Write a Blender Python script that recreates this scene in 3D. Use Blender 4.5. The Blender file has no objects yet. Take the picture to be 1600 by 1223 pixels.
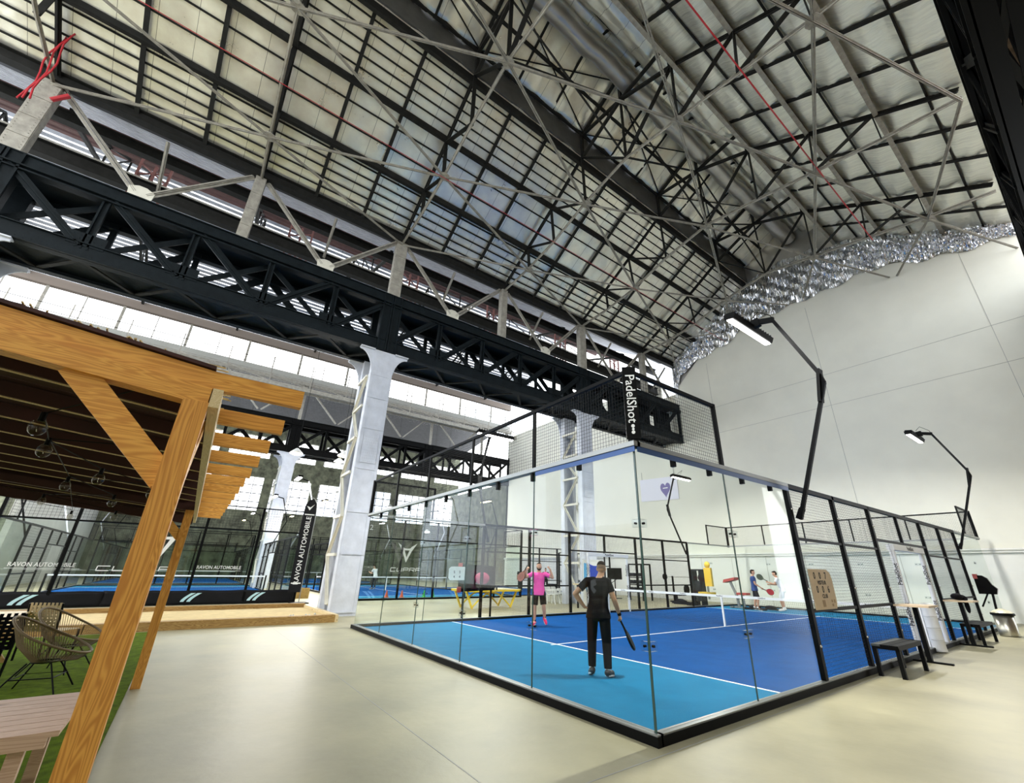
import bpy, bmesh, math, random
from math import sin, cos, pi, radians, sqrt, atan2
from mathutils import Vector, Matrix
random.seed(7)
sc = bpy.context.scene
COL = sc.collection
# ------------------------------------------------------------------ camera
cd = bpy.data.cameras.new('camera'); cam = bpy.data.objects.new('camera', cd); COL.objects.link(cam)
cd.sensor_width = 36; cd.lens = 659.17 / 1600 * 36
cd.shift_x = (800 - 823.74) / 1600; cd.shift_y = (624.33 - 611.5) / 1600
cd.clip_start = .05; cd.clip_end = 400
_r = Vector((.60050195, .79941691, .01816629)); _u = Vector((.28999211, -.23889429, .92673302)); _f = Vector((-.74518587, .5512369, .37528108))
cam.matrix_world = Matrix(((_r.x, _u.x, -_f.x, 3.2398), (_r.y, _u.y, -_f.y, -4.0381), (_r.z, _u.z, -_f.z, 1.54), (0, 0, 0, 1)))
sc.camera = cam
# ------------------------------------------------------------------ world (bright overcast daylight)
w = bpy.data.worlds.new('daylight'); sc.world = w; w.use_nodes = True
wn = w.node_tree.nodes; wl = w.node_tree.links
bg = wn['Background']; tc = wn.new('ShaderNodeTexCoord'); ns = wn.new('ShaderNodeTexNoise'); cr = wn.new('ShaderNodeValToRGB')
ns.inputs['Scale'].default_value = 3; ns.inputs['Detail'].default_value = 4
cr.color_ramp.elements[0].position = .42; cr.color_ramp.elements[0].color = (.78, .87, 1, 1)
cr.color_ramp.elements[1].position = .58; cr.color_ramp.elements[1].color = (1, 1, .98, 1)
wl.new(tc.outputs['Generated'], ns.inputs['Vector']); wl.new(ns.outputs['Fac'], cr.inputs['Fac']); wl.new(cr.outputs['Color'], bg.inputs['Color'])
bg.inputs['Strength'].default_value = 2.9
# ------------------------------------------------------------------ exposure, light paths
sc.view_settings.view_transform = 'Standard'; sc.view_settings.look = 'None'
sc.view_settings.exposure = .62; sc.view_settings.gamma = 1
sc.cycles.max_bounces = 7; sc.cycles.diffuse_bounces = 4; sc.cycles.glossy_bounces = 4
sc.cycles.transmission_bounces = 8; sc.cycles.transparent_max_bounces = 48
sc.cycles.use_denoising = True; sc.cycles.sample_clamp_indirect = 6
sc.cycles.caustics_reflective = False; sc.cycles.caustics_refractive = False

def area(name, loc, size, power, rot=(0, 0, 0), color=(1, 1, 1), parent=None):
    l = bpy.data.lights.new(name, 'AREA'); l.shape = 'RECTANGLE'; l.size, l.size_y = size; l.energy = power; l.color = color
    o = bpy.data.objects.new(name, l); COL.objects.link(o); o.location = loc; o.rotation_euler = rot
    if parent:
        o.parent = parent; o.location = Vector(loc) - worg(parent)
    return o
def worg(o):
    v = Vector(o.location)
    while o.parent: o = o.parent; v += Vector(o.location)
    return v
# high bay lamps of the hall (their housings hang in the roof, see below): the row behind the camera and beyond the girder
# ------------------------------------------------------------------ materials
def nt(name):
    m = bpy.data.materials.new(name); m.use_nodes = True
    return m, m.node_tree.nodes, m.node_tree.links, m.node_tree.nodes['Principled BSDF']
def mat(name, col, rough=.6, metal=0, var=0, scale=6, bump=0, bscale=30, stretch=(1, 1, 1), coat=0, emis=None, estr=0, alpha=1, col2=None, rvar=0):
    m, n, l, b = nt(name)
    b.inputs['Base Color'].default_value = (*col, 1); b.inputs['Roughness'].default_value = rough; b.inputs['Metallic'].default_value = metal
    if coat: b.inputs['Coat Weight'].default_value = coat; b.inputs['Coat Roughness'].default_value = .15
    if emis: b.inputs['Emission Color'].default_value = (*emis, 1); b.inputs['Emission Strength'].default_value = estr
    if var or bump or rvar:
        t = n.new('ShaderNodeTexCoord'); mp = n.new('ShaderNodeMapping'); mp.inputs['Scale'].default_value = stretch
        l.new(t.outputs['Object'], mp.inputs['Vector'])
    if var or rvar:
        a = n.new('ShaderNodeTexNoise'); a.inputs['Scale'].default_value = scale; a.inputs['Detail'].default_value = 6; a.inputs['Roughness'].default_value = .6
        l.new(mp.outputs[0], a.inputs['Vector'])
    if var:
        r = n.new('ShaderNodeValToRGB'); r.color_ramp.elements[0].position = .3; r.color_ramp.elements[1].position = .72
        lo = col2 if col2 else tuple(max(0, c * (1 - var)) for c in col); hi = tuple(min(1, c * (1 + var * .6)) for c in col) if not col2 else col
        r.color_ramp.elements[0].color = (*lo, 1); r.color_ramp.elements[1].color = (*hi, 1)
        l.new(a.outputs['Fac'], r.inputs['Fac']); l.new(r.outputs['Color'], b.inputs['Base Color'])
    if rvar:
        mr = n.new('ShaderNodeMapRange'); mr.inputs['From Min'].default_value = .3; mr.inputs['From Max'].default_value = .7
        mr.inputs['To Min'].default_value = rough - rvar; mr.inputs['To Max'].default_value = rough + rvar
        l.new(a.outputs['Fac'], mr.inputs['Value']); l.new(mr.outputs[0], b.inputs['Roughness'])
    if bump:
        c = n.new('ShaderNodeTexNoise'); c.inputs['Scale'].default_value = bscale; c.inputs['Detail'].default_value = 4
        bp = n.new('ShaderNodeBump'); bp.inputs['Strength'].default_value = bump; bp.inputs['Distance'].default_value = .03
        l.new(mp.outputs[0], c.inputs['Vector']); l.new(c.outputs['Fac'], bp.inputs['Height']); l.new(bp.outputs[0], b.inputs['Normal'])
    if name in ('artificial_grass', 'light_blue_turf', 'dark_blue_turf'): b.inputs['Specular IOR Level'].default_value = .08
    if max(col) < .03: b.inputs['Specular IOR Level'].default_value = .10
    return m
def glassmat(name, tint=(.93, .97, .95), refl=1.0, rough=.02):
    m, n, l, b = nt(name); n.remove(b); out = n['Material Output']
    tr = n.new('ShaderNodeBsdfTransparent'); tr.inputs[0].default_value = (*tint, 1)
    g = n.new('ShaderNodeBsdfGlossy'); g.inputs['Roughness'].default_value = rough
    lw = n.new('ShaderNodeLayerWeight'); pw = n.new('ShaderNodeMath'); pw.operation = 'POWER'; pw.inputs[1].default_value = 4.5
    mx = n.new('ShaderNodeMixShader'); ml = n.new('ShaderNodeMath'); ml.operation = 'MULTIPLY_ADD'; ml.inputs[1].default_value = .5 * refl; ml.inputs[2].default_value = .014 * refl
    l.new(lw.outputs['Facing'], pw.inputs[0]); l.new(pw.outputs[0], ml.inputs[0]); l.new(ml.outputs[0], mx.inputs[0]); l.new(tr.outputs[0], mx.inputs[1]); l.new(g.outputs[0], mx.inputs[2]); l.new(mx.outputs[0], out.inputs['Surface'])
    return m
def woodmat(name, c1, c2, axis=0, rough=.5, scale=1.0):
    m, n, l, b = nt(name); t = n.new('ShaderNodeTexCoord'); mp = n.new('ShaderNodeMapping')
    s = [9 * scale] * 3; s[axis] = .7 * scale; mp.inputs['Scale'].default_value = s; l.new(t.outputs['Object'], mp.inputs['Vector'])
    wv = n.new('ShaderNodeTexNoise'); wv.inputs['Scale'].default_value = 1.6; wv.inputs['Detail'].default_value = 2; wv.inputs['Distortion'].default_value = .6
    l.new(mp.outputs[0], wv.inputs['Vector'])
    sn = n.new('ShaderNodeMath'); sn.operation = 'MULTIPLY'; sn.inputs[1].default_value = 95; l.new(wv.outputs['Fac'], sn.inputs[0])
    s2 = n.new('ShaderNodeMath'); s2.operation = 'SINE'; l.new(sn.outputs[0], s2.inputs[0])
    r = n.new('ShaderNodeValToRGB'); r.color_ramp.elements[0].position = 0; r.color_ramp.elements[0].color = (*c1, 1); r.color_ramp.elements[1].position = 1; r.color_ramp.elements[1].color = (*c2, 1)
    mr = n.new('ShaderNodeMapRange'); mr.inputs['From Min'].default_value = -1; l.new(s2.outputs[0], mr.inputs['Value']); l.new(mr.outputs[0], r.inputs['Fac'])
    # knots
    vo = n.new('ShaderNodeTexVoronoi'); mp2 = n.new('ShaderNodeMapping'); s3 = [5 * scale] * 3; s3[axis] = 1.6 * scale; mp2.inputs['Scale'].default_value = s3
    l.new(t.outputs['Object'], mp2.inputs['Vector']); l.new(mp2.outputs[0], vo.inputs['Vector']); vo.inputs['Scale'].default_value = 1
    kr = n.new('ShaderNodeValToRGB'); kr.color_ramp.elements[0].position = .05; kr.color_ramp.elements[0].color = (.35, .25, .2, 1); kr.color_ramp.elements[1].position = .12; kr.color_ramp.elements[1].color = (1, 1, 1, 1)
    l.new(vo.outputs['Distance'], kr.inputs['Fac'])
    mu = n.new('ShaderNodeMix'); mu.data_type = 'RGBA'; mu.blend_type = 'MULTIPLY'; mu.inputs['Factor'].default_value = .9
    l.new(r.outputs['Color'], mu.inputs['A']); l.new(kr.outputs['Color'], mu.inputs['B']); l.new(mu.outputs['Result'], b.inputs['Base Color'])
    b.inputs['Roughness'].default_value = rough
    return m
def glow(name, col, s):
    m, n, l, b = nt(name); n.remove(b); e = n.new('ShaderNodeEmission'); e.inputs[0].default_value = (*col, 1); e.inputs[1].default_value = s
    l.new(e.outputs[0], n['Material Output'].inputs['Surface']); return m
def foilmat(name, col, rough=.32, metal=.75, bstr=.5, stretch=(1, 1, 1), bscale=2.2, seam=False):
    m = mat(name, col, rough, metal, var=.16, scale=1.3, bump=bstr, bscale=bscale, stretch=stretch, rvar=.08)
    if seam:
        n = m.node_tree.nodes; l = m.node_tree.links; t = n.new('ShaderNodeTexCoord'); sp = n.new('ShaderNodeSeparateXYZ'); mo = n.new('ShaderNodeMath'); mo.operation = 'MODULO'; mo.inputs[1].default_value = .983
        ad = n.new('ShaderNodeMath'); ad.operation = 'ADD'; ad.inputs[1].default_value = 100; lt = n.new('ShaderNodeMath'); lt.operation = 'LESS_THAN'; lt.inputs[1].default_value = .014
        l.new(t.outputs['Object'], sp.inputs[0]); l.new(sp.outputs['Y'], ad.inputs[0]); l.new(ad.outputs[0], mo.inputs[0]); l.new(mo.outputs[0], lt.inputs[0])
        b = n['Principled BSDF']; src = b.inputs['Base Color'].links[0].from_socket; mx = n.new('ShaderNodeMix'); mx.data_type = 'RGBA'; mx.inputs['B'].default_value = (.25, .24, .2, 1)
        l.new(lt.outputs[0], mx.inputs['Factor']); l.new(src, mx.inputs['A']); l.new(mx.outputs['Result'], b.inputs['Base Color'])
    return m

M = {}
M['concrete'] = mat('polished_concrete', (.375, .345, .215), .44, 0, var=.24, scale=.8, bump=.12, bscale=7, rvar=.03)
M['wall'] = mat('white_panel', (.80, .79, .69), .55, 0, var=.06, scale=.5)
M['wall2'] = mat('white_low_wall', (.78, .78, .74), .5, 0, var=.05, scale=.6)
M['seam'] = mat('panel_seam', (.40, .40, .37), .7)
M['black'] = mat('black_powder_coat', (.0022, .0024, .0024), .5)
M['girder'] = mat('slate_blue_girder_paint', (.008, .012, .0145), .5, 0, var=.35, scale=3, bump=.15, bscale=14)
M['dark'] = mat('dark_roof_steel', (.022, .022, .020), .6, 0, var=.3, scale=4)
M['pale'] = mat('pale_dusty_steel', (.36, .34, .29), .55, .1, var=.3, scale=5)
M['white'] = mat('white_column_paint', (.62, .65, .72), .42, 0, var=.12, scale=3, bump=.1, bscale=9)
M['creamy'] = mat('cream_column_paint', (.72, .70, .60), .45, 0, var=.12, scale=3)
M['foilL'] = foilmat('silver_roof_lining', (.97, .92, .80), .34, .66, .4, (1, 1, 1), 2.4, True)
M['foilR'] = foilmat('ribbed_silver_lining', (.92, .91, .80), .40, .75, .5, (.8, 9, 1), 2.0)
M['ductm'] = foilmat('dull_duct_foil', (.55, .53, .49), .38, .85, .3)
M['foilC'] = foilmat('crumpled_foil', (.80, .81, .84), .22, .95, .3, (1, 1, 1), 6)
M['curb'] = mat('grey_curb_panel', (.13, .13, .12), .45, .3, var=.25, scale=2)
M['red'] = mat('red_pipe', (.45, .02, .03), .4)
M['lightblue'] = mat('light_blue_turf', (.015, .205, .40), .88, 0, var=.12, scale=2.2, bump=.5, bscale=260)
M['darkblue'] = mat('dark_blue_turf', (.002, .080, .30), .88, 0, var=.16, scale=2.0, bump=.5, bscale=260)
M['line'] = mat('white_court_line', (.85, .87, .88), .7)
M['glass'] = glassmat('tempered_glass', (.965, .985, .975), 1.0)
M['glassdim'] = glassmat('green_tempered_glass', (.93, .96, .94), 1.3)
M['gedge'] = mat('green_glass_edge', (.03, .07, .06), .2)
M['steel'] = mat('grey_steel_rail', (.30, .31, .30), .4, .6)
M['blue'] = mat('blue_rail_lip', (.02, .07, .22), .35, .2)
M['chrome'] = mat('bright_bolt', (.7, .7, .7), .25, 1)
M['clear'] = glassmat('clear_plate', (.93, .95, .96), 2.0)
M['wire'] = mat('black_wire', (.012, .012, .012), .5, .2)
M['wood'] = woodmat('orange_pine', (.60, .25, .035), (.80, .40, .075), 1)
M['woodx'] = woodmat('orange_pine_x', (.60, .25, .035), (.80, .40, .075), 0)
M['woodz'] = woodmat('orange_pine_z', (.55, .22, .032), (.76, .37, .07), 2)
M['woodpale'] = woodmat('pale_pine', (.62, .48, .25), (.74, .60, .36), 0)
M['deckwood'] = woodmat('pinkish_plank', (.50, .32, .22), (.62, .43, .31), 1)
M['sleeper'] = woodmat('oak_sleeper', (.24, .125, .03), (.42, .26, .08), 1, .7)
M['sand'] = mat('sand_court', (.62, .47, .22), .9, 0, var=.18, scale=5, bump=.3, bscale=40)
M['grass'] = mat('artificial_grass', (.12, .19, .004), .95, 0, var=.45, scale=9, bump=.9, bscale=160)
M['banner'] = mat('black_vinyl_banner', (.014, .014, .016), .35, 0, bump=.6, bscale=1.6)
M['logo'] = mat('pale_blue_print', (.55, .80, .86), .5)
M['lettering'] = mat('white_lettering', (.88, .89, .88), .5)
M['grey_letter'] = mat('grey_lettering', (.40, .41, .36), .5)
M['blackletter'] = mat('black_lettering', (.015, .015, .015), .5)
M['farwall'] = mat('mottled_olive_wall', (.17, .18, .12), .8, 0, var=.7, scale=1.4, bump=.2, bscale=6)
M['brown'] = mat('brown_brick', (.20, .13, .07), .85, 0, var=.5, scale=5)
M['bulb'] = glow('lamp_white', (1, .98, .92), 14)
M['warm'] = glow('lamp_warm', (1, .86, .45), 9)
M['bulbglass'] = glassmat('bulb_glass', (.85, .83, .78), 2.5)
M['slat'] = mat('dark_roof_slat', (.05, .05, .052), .6, .1, var=.3, scale=2)
M['slatpale'] = mat('grey_roof_slat', (.30, .31, .34), .6, .1, var=.3, scale=2)
M['rust'] = mat('rust_red_purlin', (.075, .030, .026), .7, 0, var=.3, scale=3)
M['rustpink'] = mat('faded_red_lead', (.26, .10, .085), .7, 0, var=.25, scale=4)
M['whiteplastic'] = mat('white_plastic', (.80, .80, .76), .45)
M['padding'] = mat('white_padding', (.78, .79, .80), .45, 0, bump=.2, bscale=6)
M['yellow'] = mat('yellow_steel', (.78, .56, .03), .4)
M['tabletop'] = mat('pale_yellow_board', (.80, .72, .42), .45)
M['screen'] = mat('black_screen', (.004, .004, .004), .2)
M['skyblue'] = mat('bright_blue_print', (.10, .42, .75), .5)
M['deepblue'] = mat('deep_blue_print', (.012, .05, .42), .5)
M['plywood'] = mat('plywood', (.62, .47, .30), .6, 0, var=.12, scale=6, stretch=(1, 6, 1))
M['redpad'] = mat('red_pad', (.42, .07, .06), .5)
M['yellowpad'] = mat('yellow_pad', (.75, .48, .04), .5)
M['rope'] = mat('brown_rope', (.16, .11, .05), .6)
M['ropepale'] = mat('beige_weave', (.48, .37, .20), .7)
M['galv'] = mat('brushed_metal_bin', (.52, .50, .42), .28, .85, var=.15, scale=3, stretch=(1, 1, 8))
M['binlid'] = mat('cream_lid', (.70, .66, .48), .4, .3)
M['pink'] = mat('pink_plastic', (.42, .05, .12), .5)
M['green'] = mat('green_cone', (.02, .5, .08), .5)
M['orange'] = mat('orange_cone', (.8, .12, .04), .5)
M['osb'] = mat('strand_board', (.55, .36, .12), .8, 0, var=.45, scale=30)
M['skin'] = mat('light_skin', (.56, .30, .19), .5, 0, var=.08, scale=8)
M['skintan'] = mat('tanned_skin', (.42, .23, .13), .5, 0, var=.08, scale=8)
M['hair'] = mat('dark_brown_hair', (.018, .011, .008), .7, 0, bump=.6, bscale=200)
M['fade'] = mat('cropped_hair_fade', (.16, .095, .055), .7, 0, var=.3, scale=30)
M['eyewhite'] = mat('eye_white', (.8, .8, .78), .3)
M['blackcloth'] = mat('black_fabric', (.006, .006, .008), .9)
M['greyprint'] = mat('faint_grey_print', (.045, .045, .055), .8)
M['pinkcloth'] = mat('pink_fabric', (.80, .07, .36), .75, 0, bump=.35, bscale=14, var=.1, scale=8)
M['pinkshoe'] = mat('neon_pink_shoe', (.9, .02, .14), .5)
M['navycloth'] = mat('navy_fabric', (.012, .05, .19), .8, 0, bump=.3, bscale=18)
M['darkcloth'] = mat('charcoal_fabric', (.02, .022, .028), .85)
M['whitecloth'] = mat('white_fabric', (.80, .81, .80), .8, 0, bump=.3, bscale=18)
M['redracket'] = mat('dark_red_racket', (.40, .012, .03), .4)
M['bronze'] = mat('bronze_racket', (.23, .07, .05), .4)
M['olive'] = mat('olive_racket', (.10, .13, .09), .45)
M['shoegrey'] = mat('dark_grey_shoe', (.03, .03, .032), .6)

# ------------------------------------------------------------------ mesh helpers
class MB:
    def __init__(s): s.v = []; s.f = []; s.m = []; s.mi = 0
    def add(s, vs, fs):
        k = len(s.v); s.v += [tuple(v) for v in vs]; s.f += [tuple(i + k for i in f) for f in fs]; s.m += [s.mi] * len(fs); return s
    def bb(s, a, b):
        x0, x1 = sorted((a[0], b[0])); y0, y1 = sorted((a[1], b[1])); z0, z1 = sorted((a[2], b[2]))
        return s.add([(x0, y0, z0), (x1, y0, z0), (x1, y1, z0), (x0, y1, z0), (x0, y0, z1), (x1, y0, z1), (x1, y1, z1), (x0, y1, z1)],
                     [(0, 3, 2, 1), (4, 5, 6, 7), (0, 1, 5, 4), (1, 2, 6, 5), (2, 3, 7, 6), (3, 0, 4, 7)])
    def beam(s, a, b, w, h=None, up=(0, 0, 1)):
        h = h or w; a = Vector(a); b = Vector(b); d = (b - a); 
        if d.length < 1e-6: return s
        d.normalize(); up = Vector(up)
        if abs(d.dot(up)) > .98: up = Vector((1, 0, 0)) if abs(d.x) < .9 else Vector((0, 1, 0))
        x = d.cross(up).normalized() * (w / 2); y = x.cross(d).normalized() * (h / 2)
        vs = [p + i * x + j * y for p in (a, b) for i, j in ((-1, -1), (1, -1), (1, 1), (-1, 1))]
        return s.add(vs, [(0, 1, 2, 3), (4, 7, 6, 5), (0, 4, 5, 1), (1, 5, 6, 2), (2, 6, 7, 3), (3, 7, 4, 0)])
    def angle(s, a, b, w, up=(0, 0, 1)):   # double angle section: two thin legs with a gap
        a = Vector(a); b = Vector(b); d = (b - a).normalized(); u = Vector(up)
        if abs(d.dot(u)) > .98: u = Vector((0, 1, 0))
        x = d.cross(u).normalized()
        for k in (-1, 1):
            o = x * (k * w * .30)
            s.beam(a + o, b + o, w * .42, w * .18, up); s.beam(a + x * (k * w * .13), b + x * (k * w * .13), w * .08, w * .7, up)
        return s
    def tube(s, a, b, r, n=8, r2=None, caps=True):
        r2 = r if r2 is None else r2; a = Vector(a); b = Vector(b); d = (b - a)
        if d.length < 1e-7: return s
        d.normalize(); up = Vector((0, 0, 1)) if abs(d.z) < .95 else Vector((1, 0, 0)); x = d.cross(up).normalized(); y = x.cross(d)
        vs = [p + (x * cos(2 * pi * i / n) + y * sin(2 * pi * i / n)) * q for p, q in ((a, r), (b, r2)) for i in range(n)]
        fs = [(i, (i + 1) % n, n + (i + 1) % n, n + i) for i in range(n)]
        if caps: fs += [tuple(range(n - 1, -1, -1)), tuple(range(n, 2 * n))]
        return s.add(vs, fs)
    def path(s, pts, r, n=6):
        pts = [Vector(p) for p in pts]; k = len(pts); rings = []; prev = None
        for i, p in enumerate(pts):
            d = (pts[min(i + 1, k - 1)] - pts[max(i - 1, 0)]).normalized()
            if prev is None: up = Vector((0, 0, 1)) if abs(d.z) < .9 else Vector((1, 0, 0)); x = d.cross(up).normalized()
            else: x = (prev - d * prev.dot(d)).normalized()
            prev = x; y = x.cross(d); rr = r[i] if isinstance(r, (list, tuple)) else r
            rings += [p + (x * cos(2 * pi * j / n) + y * sin(2 * pi * j / n)) * rr for j in range(n)]
        fs = [(i * n + j, i * n + (j + 1) % n, (i + 1) * n + (j + 1) % n, (i + 1) * n + j) for i in range(k - 1) for j in range(n)]
        fs += [tuple(range(n - 1, -1, -1)), tuple(range((k - 1) * n, k * n))]
        return s.add(rings, fs)
    def ell(s, c, r, n=12, m=8, z0=-1, z1=1, R=None):
        c = Vector(c); vs = []; fs = []
        for i in range(m + 1):
            ph = -pi / 2 + pi * i / m; zz = max(z0, min(z1, sin(ph))); rr = sqrt(max(0, 1 - zz * zz))
            for j in range(n):
                q = Vector((r[0] * rr * cos(2 * pi * j / n), r[1] * rr * sin(2 * pi * j / n), r[2] * zz))
                if R: q = R @ q
                vs.append(c + q)
        fs = [(i * n + j, i * n + (j + 1) % n, (i + 1) * n + (j + 1) % n, (i + 1) * n + j) for i in range(m) for j in range(n)]
        fs += [tuple(range(n - 1, -1, -1)), tuple(range(m * n, m * n + n))]
        return s.add(vs, fs)
    def lathe(s, c, prof, n=20):
        c = Vector(c); vs = [c + Vector((r * cos(2 * pi * j / n), r * sin(2 * pi * j / n), z)) for r, z in prof for j in range(n)]; k = len(prof)
        fs = [(i * n + j, i * n + (j + 1) % n, (i + 1) * n + (j + 1) % n, (i + 1) * n + j) for i in range(k - 1) for j in range(n)]
        fs += [tuple(range(n - 1, -1, -1)), tuple(range((k - 1) * n, k * n))]
        return s.add(vs, fs)
    def prism(s, pts, d):           # outline (3D points) pushed by vector d
        pts = [Vector(p) for p in pts]; d = Vector(d); n = len(pts)
        return s.add(pts + [p + d for p in pts], [tuple(range(n - 1, -1, -1)), tuple(range(n, 2 * n))] + [(i, (i + 1) % n, n + (i + 1) % n, n + i) for i in range(n)])
    def grid(s, o, u, v, su, sv, t=.004, off=0):   # woven wires over a rectangle
        o = Vector(o); u = Vector(u); v = Vector(v); nu = max(1, round(u.length / su)); nv = max(1, round(v.length / sv)); nrm = u.cross(v).normalized()
        for i in range(nu + 1): p = o + u * (i / nu); s.beam(p, p + v, t, t, nrm)
        for j in range(nv + 1): p = o + v * (j / nv); s.beam(p, p + u, t, t, nrm)
        return s
    def build(s, name, m, parent=None, smooth=False, fix=True):
        me = bpy.data.meshes.new(name); o = bpy.data.objects.new(name, me); COL.objects.link(o)
        org = worg(parent) if parent else Vector((0, 0, 0))
        vs = [Vector(v) for v in s.v]
        if not parent and vs:
            lo = Vector([min(v[i] for v in vs) for i in range(3)]); hi = Vector([max(v[i] for v in vs) for i in range(3)])
            org = Vector(((lo.x + hi.x) / 2, (lo.y + hi.y) / 2, lo.z)); o.location = org
        me.from_pydata([v - org for v in vs], [], s.f)
        ms = m if isinstance(m, (list, tuple)) else [m]
        for q in ms: me.materials.append(M[q] if isinstance(q, str) else q)
        if len(ms) > 1: me.polygons.foreach_set('material_index', s.m)
        if fix:
            b = bmesh.new(); b.from_mesh(me); bmesh.ops.recalc_face_normals(b, faces=b.faces); b.to_mesh(me); b.free()
        if smooth: me.polygons.foreach_set('use_smooth', [True] * len(me.polygons))
        if parent: o.parent = parent
        return o
def tag(o, label=None, cat=None, group=None, kind=None):
    if label: o['label'] = label
    if cat: o['category'] = cat
    if group: o['group'] = group
    if kind: o['kind'] = kind
    return o
def thing(name, label, cat, loc=(0, 0, 0), group=None):
    o = bpy.data.objects.new(name, None); COL.objects.link(o); o.location = loc; o.empty_display_size = .2
    return tag(o, label, cat, group)
def S(o, label=None):
    o['kind'] = 'structure'
    if label: o['label'] = label
    return o
def copy_tree(o, parent=None):
    c = o.copy(); COL.objects.link(c); c.parent = parent
    for ch in list(o.children):
        if ch.type == 'LIGHT': continue
        copy_tree(ch, c)
    return c
def dup(o, loc, label=None, group=None, rz=None):
    c = copy_tree(o); c.location = loc
    if rz is not None: c.rotation_euler = (0, 0, rz)
    if label: c['label'] = label
    if group: c['group'] = group
    return c
def text(name, s, size, mtx, m, parent=None, ext=.002, align='CENTER', font_scale=(1, 1, 1)):
    cu = bpy.data.curves.new(name, 'FONT'); cu.body = s; cu.size = size; cu.extrude = ext; cu.align_x = align; cu.align_y = 'CENTER'
    cu.resolution_u = 2; cu.offset = size * (.016 if m == 'blackletter' else .006)
    t = bpy.data.objects.new(name + '_src', cu); COL.objects.link(t)
    dg = bpy.context.evaluated_depsgraph_get(); me = bpy.data.meshes.new_from_object(t.evaluated_get(dg))
    COL.objects.unlink(t); bpy.data.objects.remove(t); bpy.data.curves.remove(cu)
    o = bpy.data.objects.new(name, me); COL.objects.link(o)
    me.transform(Matrix.Diagonal((*font_scale, 1))); me.transform(mtx)
    if parent: me.transform(Matrix.Translation(-worg(parent))); o.parent = parent
    me.materials.clear(); me.materials.append(M[m] if isinstance(m, str) else m)
    return o
def frame(o, x, y):      # matrix putting text x axis along x, y axis along y, origin o
    x = Vector(x).normalized(); y = Vector(y).normalized(); z = x.cross(y)
    return Matrix(((x.x, y.x, z.x, o[0]), (x.y, y.y, z.y, o[1]), (x.z, y.z, z.z, o[2]), (0, 0, 0, 1)))
ORD = ['first', 'second', 'third', 'fourth', 'fifth', 'sixth', 'seventh', 'eighth', 'ninth', 'tenth', 'eleventh', 'twelfth', 'thirteenth', 'fourteenth', 'fifteenth', 'sixteenth', 'seventeenth', 'eighteenth', 'nineteenth', 'twentieth']
TR = [-11.25, -5.35, .55, 6.45, 12.35, 18.25]
EW = 22.0   # end wall

# ================================================================== SETTING: floor, walls, roofs
S(MB().bb((-65, -22.5, -.2), (12, 31, 0)).build('floor', 'concrete'), 'pale beige polished concrete floor of the hall')
j = MB(); j.bb((-13, -1.81, .0), (8, -1.80, .0015)); j.bb((.17, -12, .0), (.182, 21.9, .0015)); j.bb((-13, -12, 0), (-12.985, 21.9, .0015))
S(j.build('trim_1', 'seam'), 'thin dark saw cut joints in the concrete floor')
# end wall, its top follows the gable a little below the roof
prof = [(-35.4, -.0), (4.9, 0), (4.9, 16.0), (3.0, 16.3), (1.0, 16.8), (-1.5, 17.4), (-4.0, 17.4), (-6.2, 17.3), (-8.2, 16.9), (-11, 16.2), (-13.3, 14.2), (-13.3, 13.9), (-14.6, 13.9), (-14.6, 15.2), (-24.8, 15.6), (-35.4, 15.6)]
S(MB().prism([(x, EW, z) for x, z in prof], (0, .25, 0)).build('wall_end', 'wall'), 'tall white panelled end wall behind the padel court')
S(MB().bb((-35.2, EW - .06, 0), (4.9, EW, 2.55)).build('trim_2', 'wall2'), 'bright white lower part of the end wall')
b = MB(); b.bb((-35.2, EW - .2, 2.55), (4.9, EW - .0, 2.72)); b.tube((-35, EW - .24, 2.66), (4.8, EW - .24, 2.66), .035)
S(b.build('trim_3', 'wall2'), 'white ledge with pipe along the end wall')
se = MB()
for x in (-10.7, -4.05, 2.6): se.bb((x, EW - .012, 2.8), (x + .015, EW, 16.5 if x > -9 else 15.4))
for z in (10.2, 12.0): se.bb((-13, EW - .012, z), (4.6, EW, z + .012))
for x in (-13, -11, -9, -7, -5, -3, -1, 1, 3): se.bb((x, EW - .075, 0), (x + .012, EW - .06, 2.5))
S(se.build('trim_4', 'seam'), 'fine dark seams between the wall panels')
S(MB().prism([(-13.5, EW + .06, 14), (4.9, EW + .06, 14), (4.9, EW + .06, 16.3), (-1.85, EW + .06, 20.2), (-1.85, EW + .06, 21.5), (-4.4, EW + .06, 22.8), (-6.95, EW + .06, 21.5), (-6.95, EW + .06, 20.2), (-13.5, EW + .06, 16.35)], (0, .1, 0)).build('wall_gable', 'ductm'), 'dull silver gable infill above the white end wall')
# crumpled foil along the top of the end wall
def foil_strip(name, lowhi, y):
    b = MB(); n = 460; m = 15; P = []
    for i in range(n + 1):
        t = i / n; k = t * (len(lowhi) - 1); a = min(int(k), len(lowhi) - 2); f = k - a
        x = lowhi[a][0] * (1 - f) + lowhi[a + 1][0] * f; lo = lowhi[a][1] * (1 - f) + lowhi[a + 1][1] * f; hi = lowhi[a][2] * (1 - f) + lowhi[a + 1][2] * f
        for q in range(m + 1):
            g = q / m; P.append((x + random.uniform(-.02, .02), y - .05 - (.16 + .16 * sin(x * 5.1 + g * 9) * sin(g * 14 + x * 2.3) + random.uniform(-.07, .07)) * (sin(pi * min(1, g * 1.1)) * .8 + .25), lo + (hi - lo) * g + random.uniform(-.04, .04) + .10 * sin(x * 3.7)))
    b.add(P, [(i * (m + 1) + q, (i + 1) * (m + 1) + q, (i + 1) * (m + 1) + q + 1, i * (m + 1) + q + 1) for i in range(n) for q in range(m)])
    return b.build(name, 'foilC', fix=False)
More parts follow.
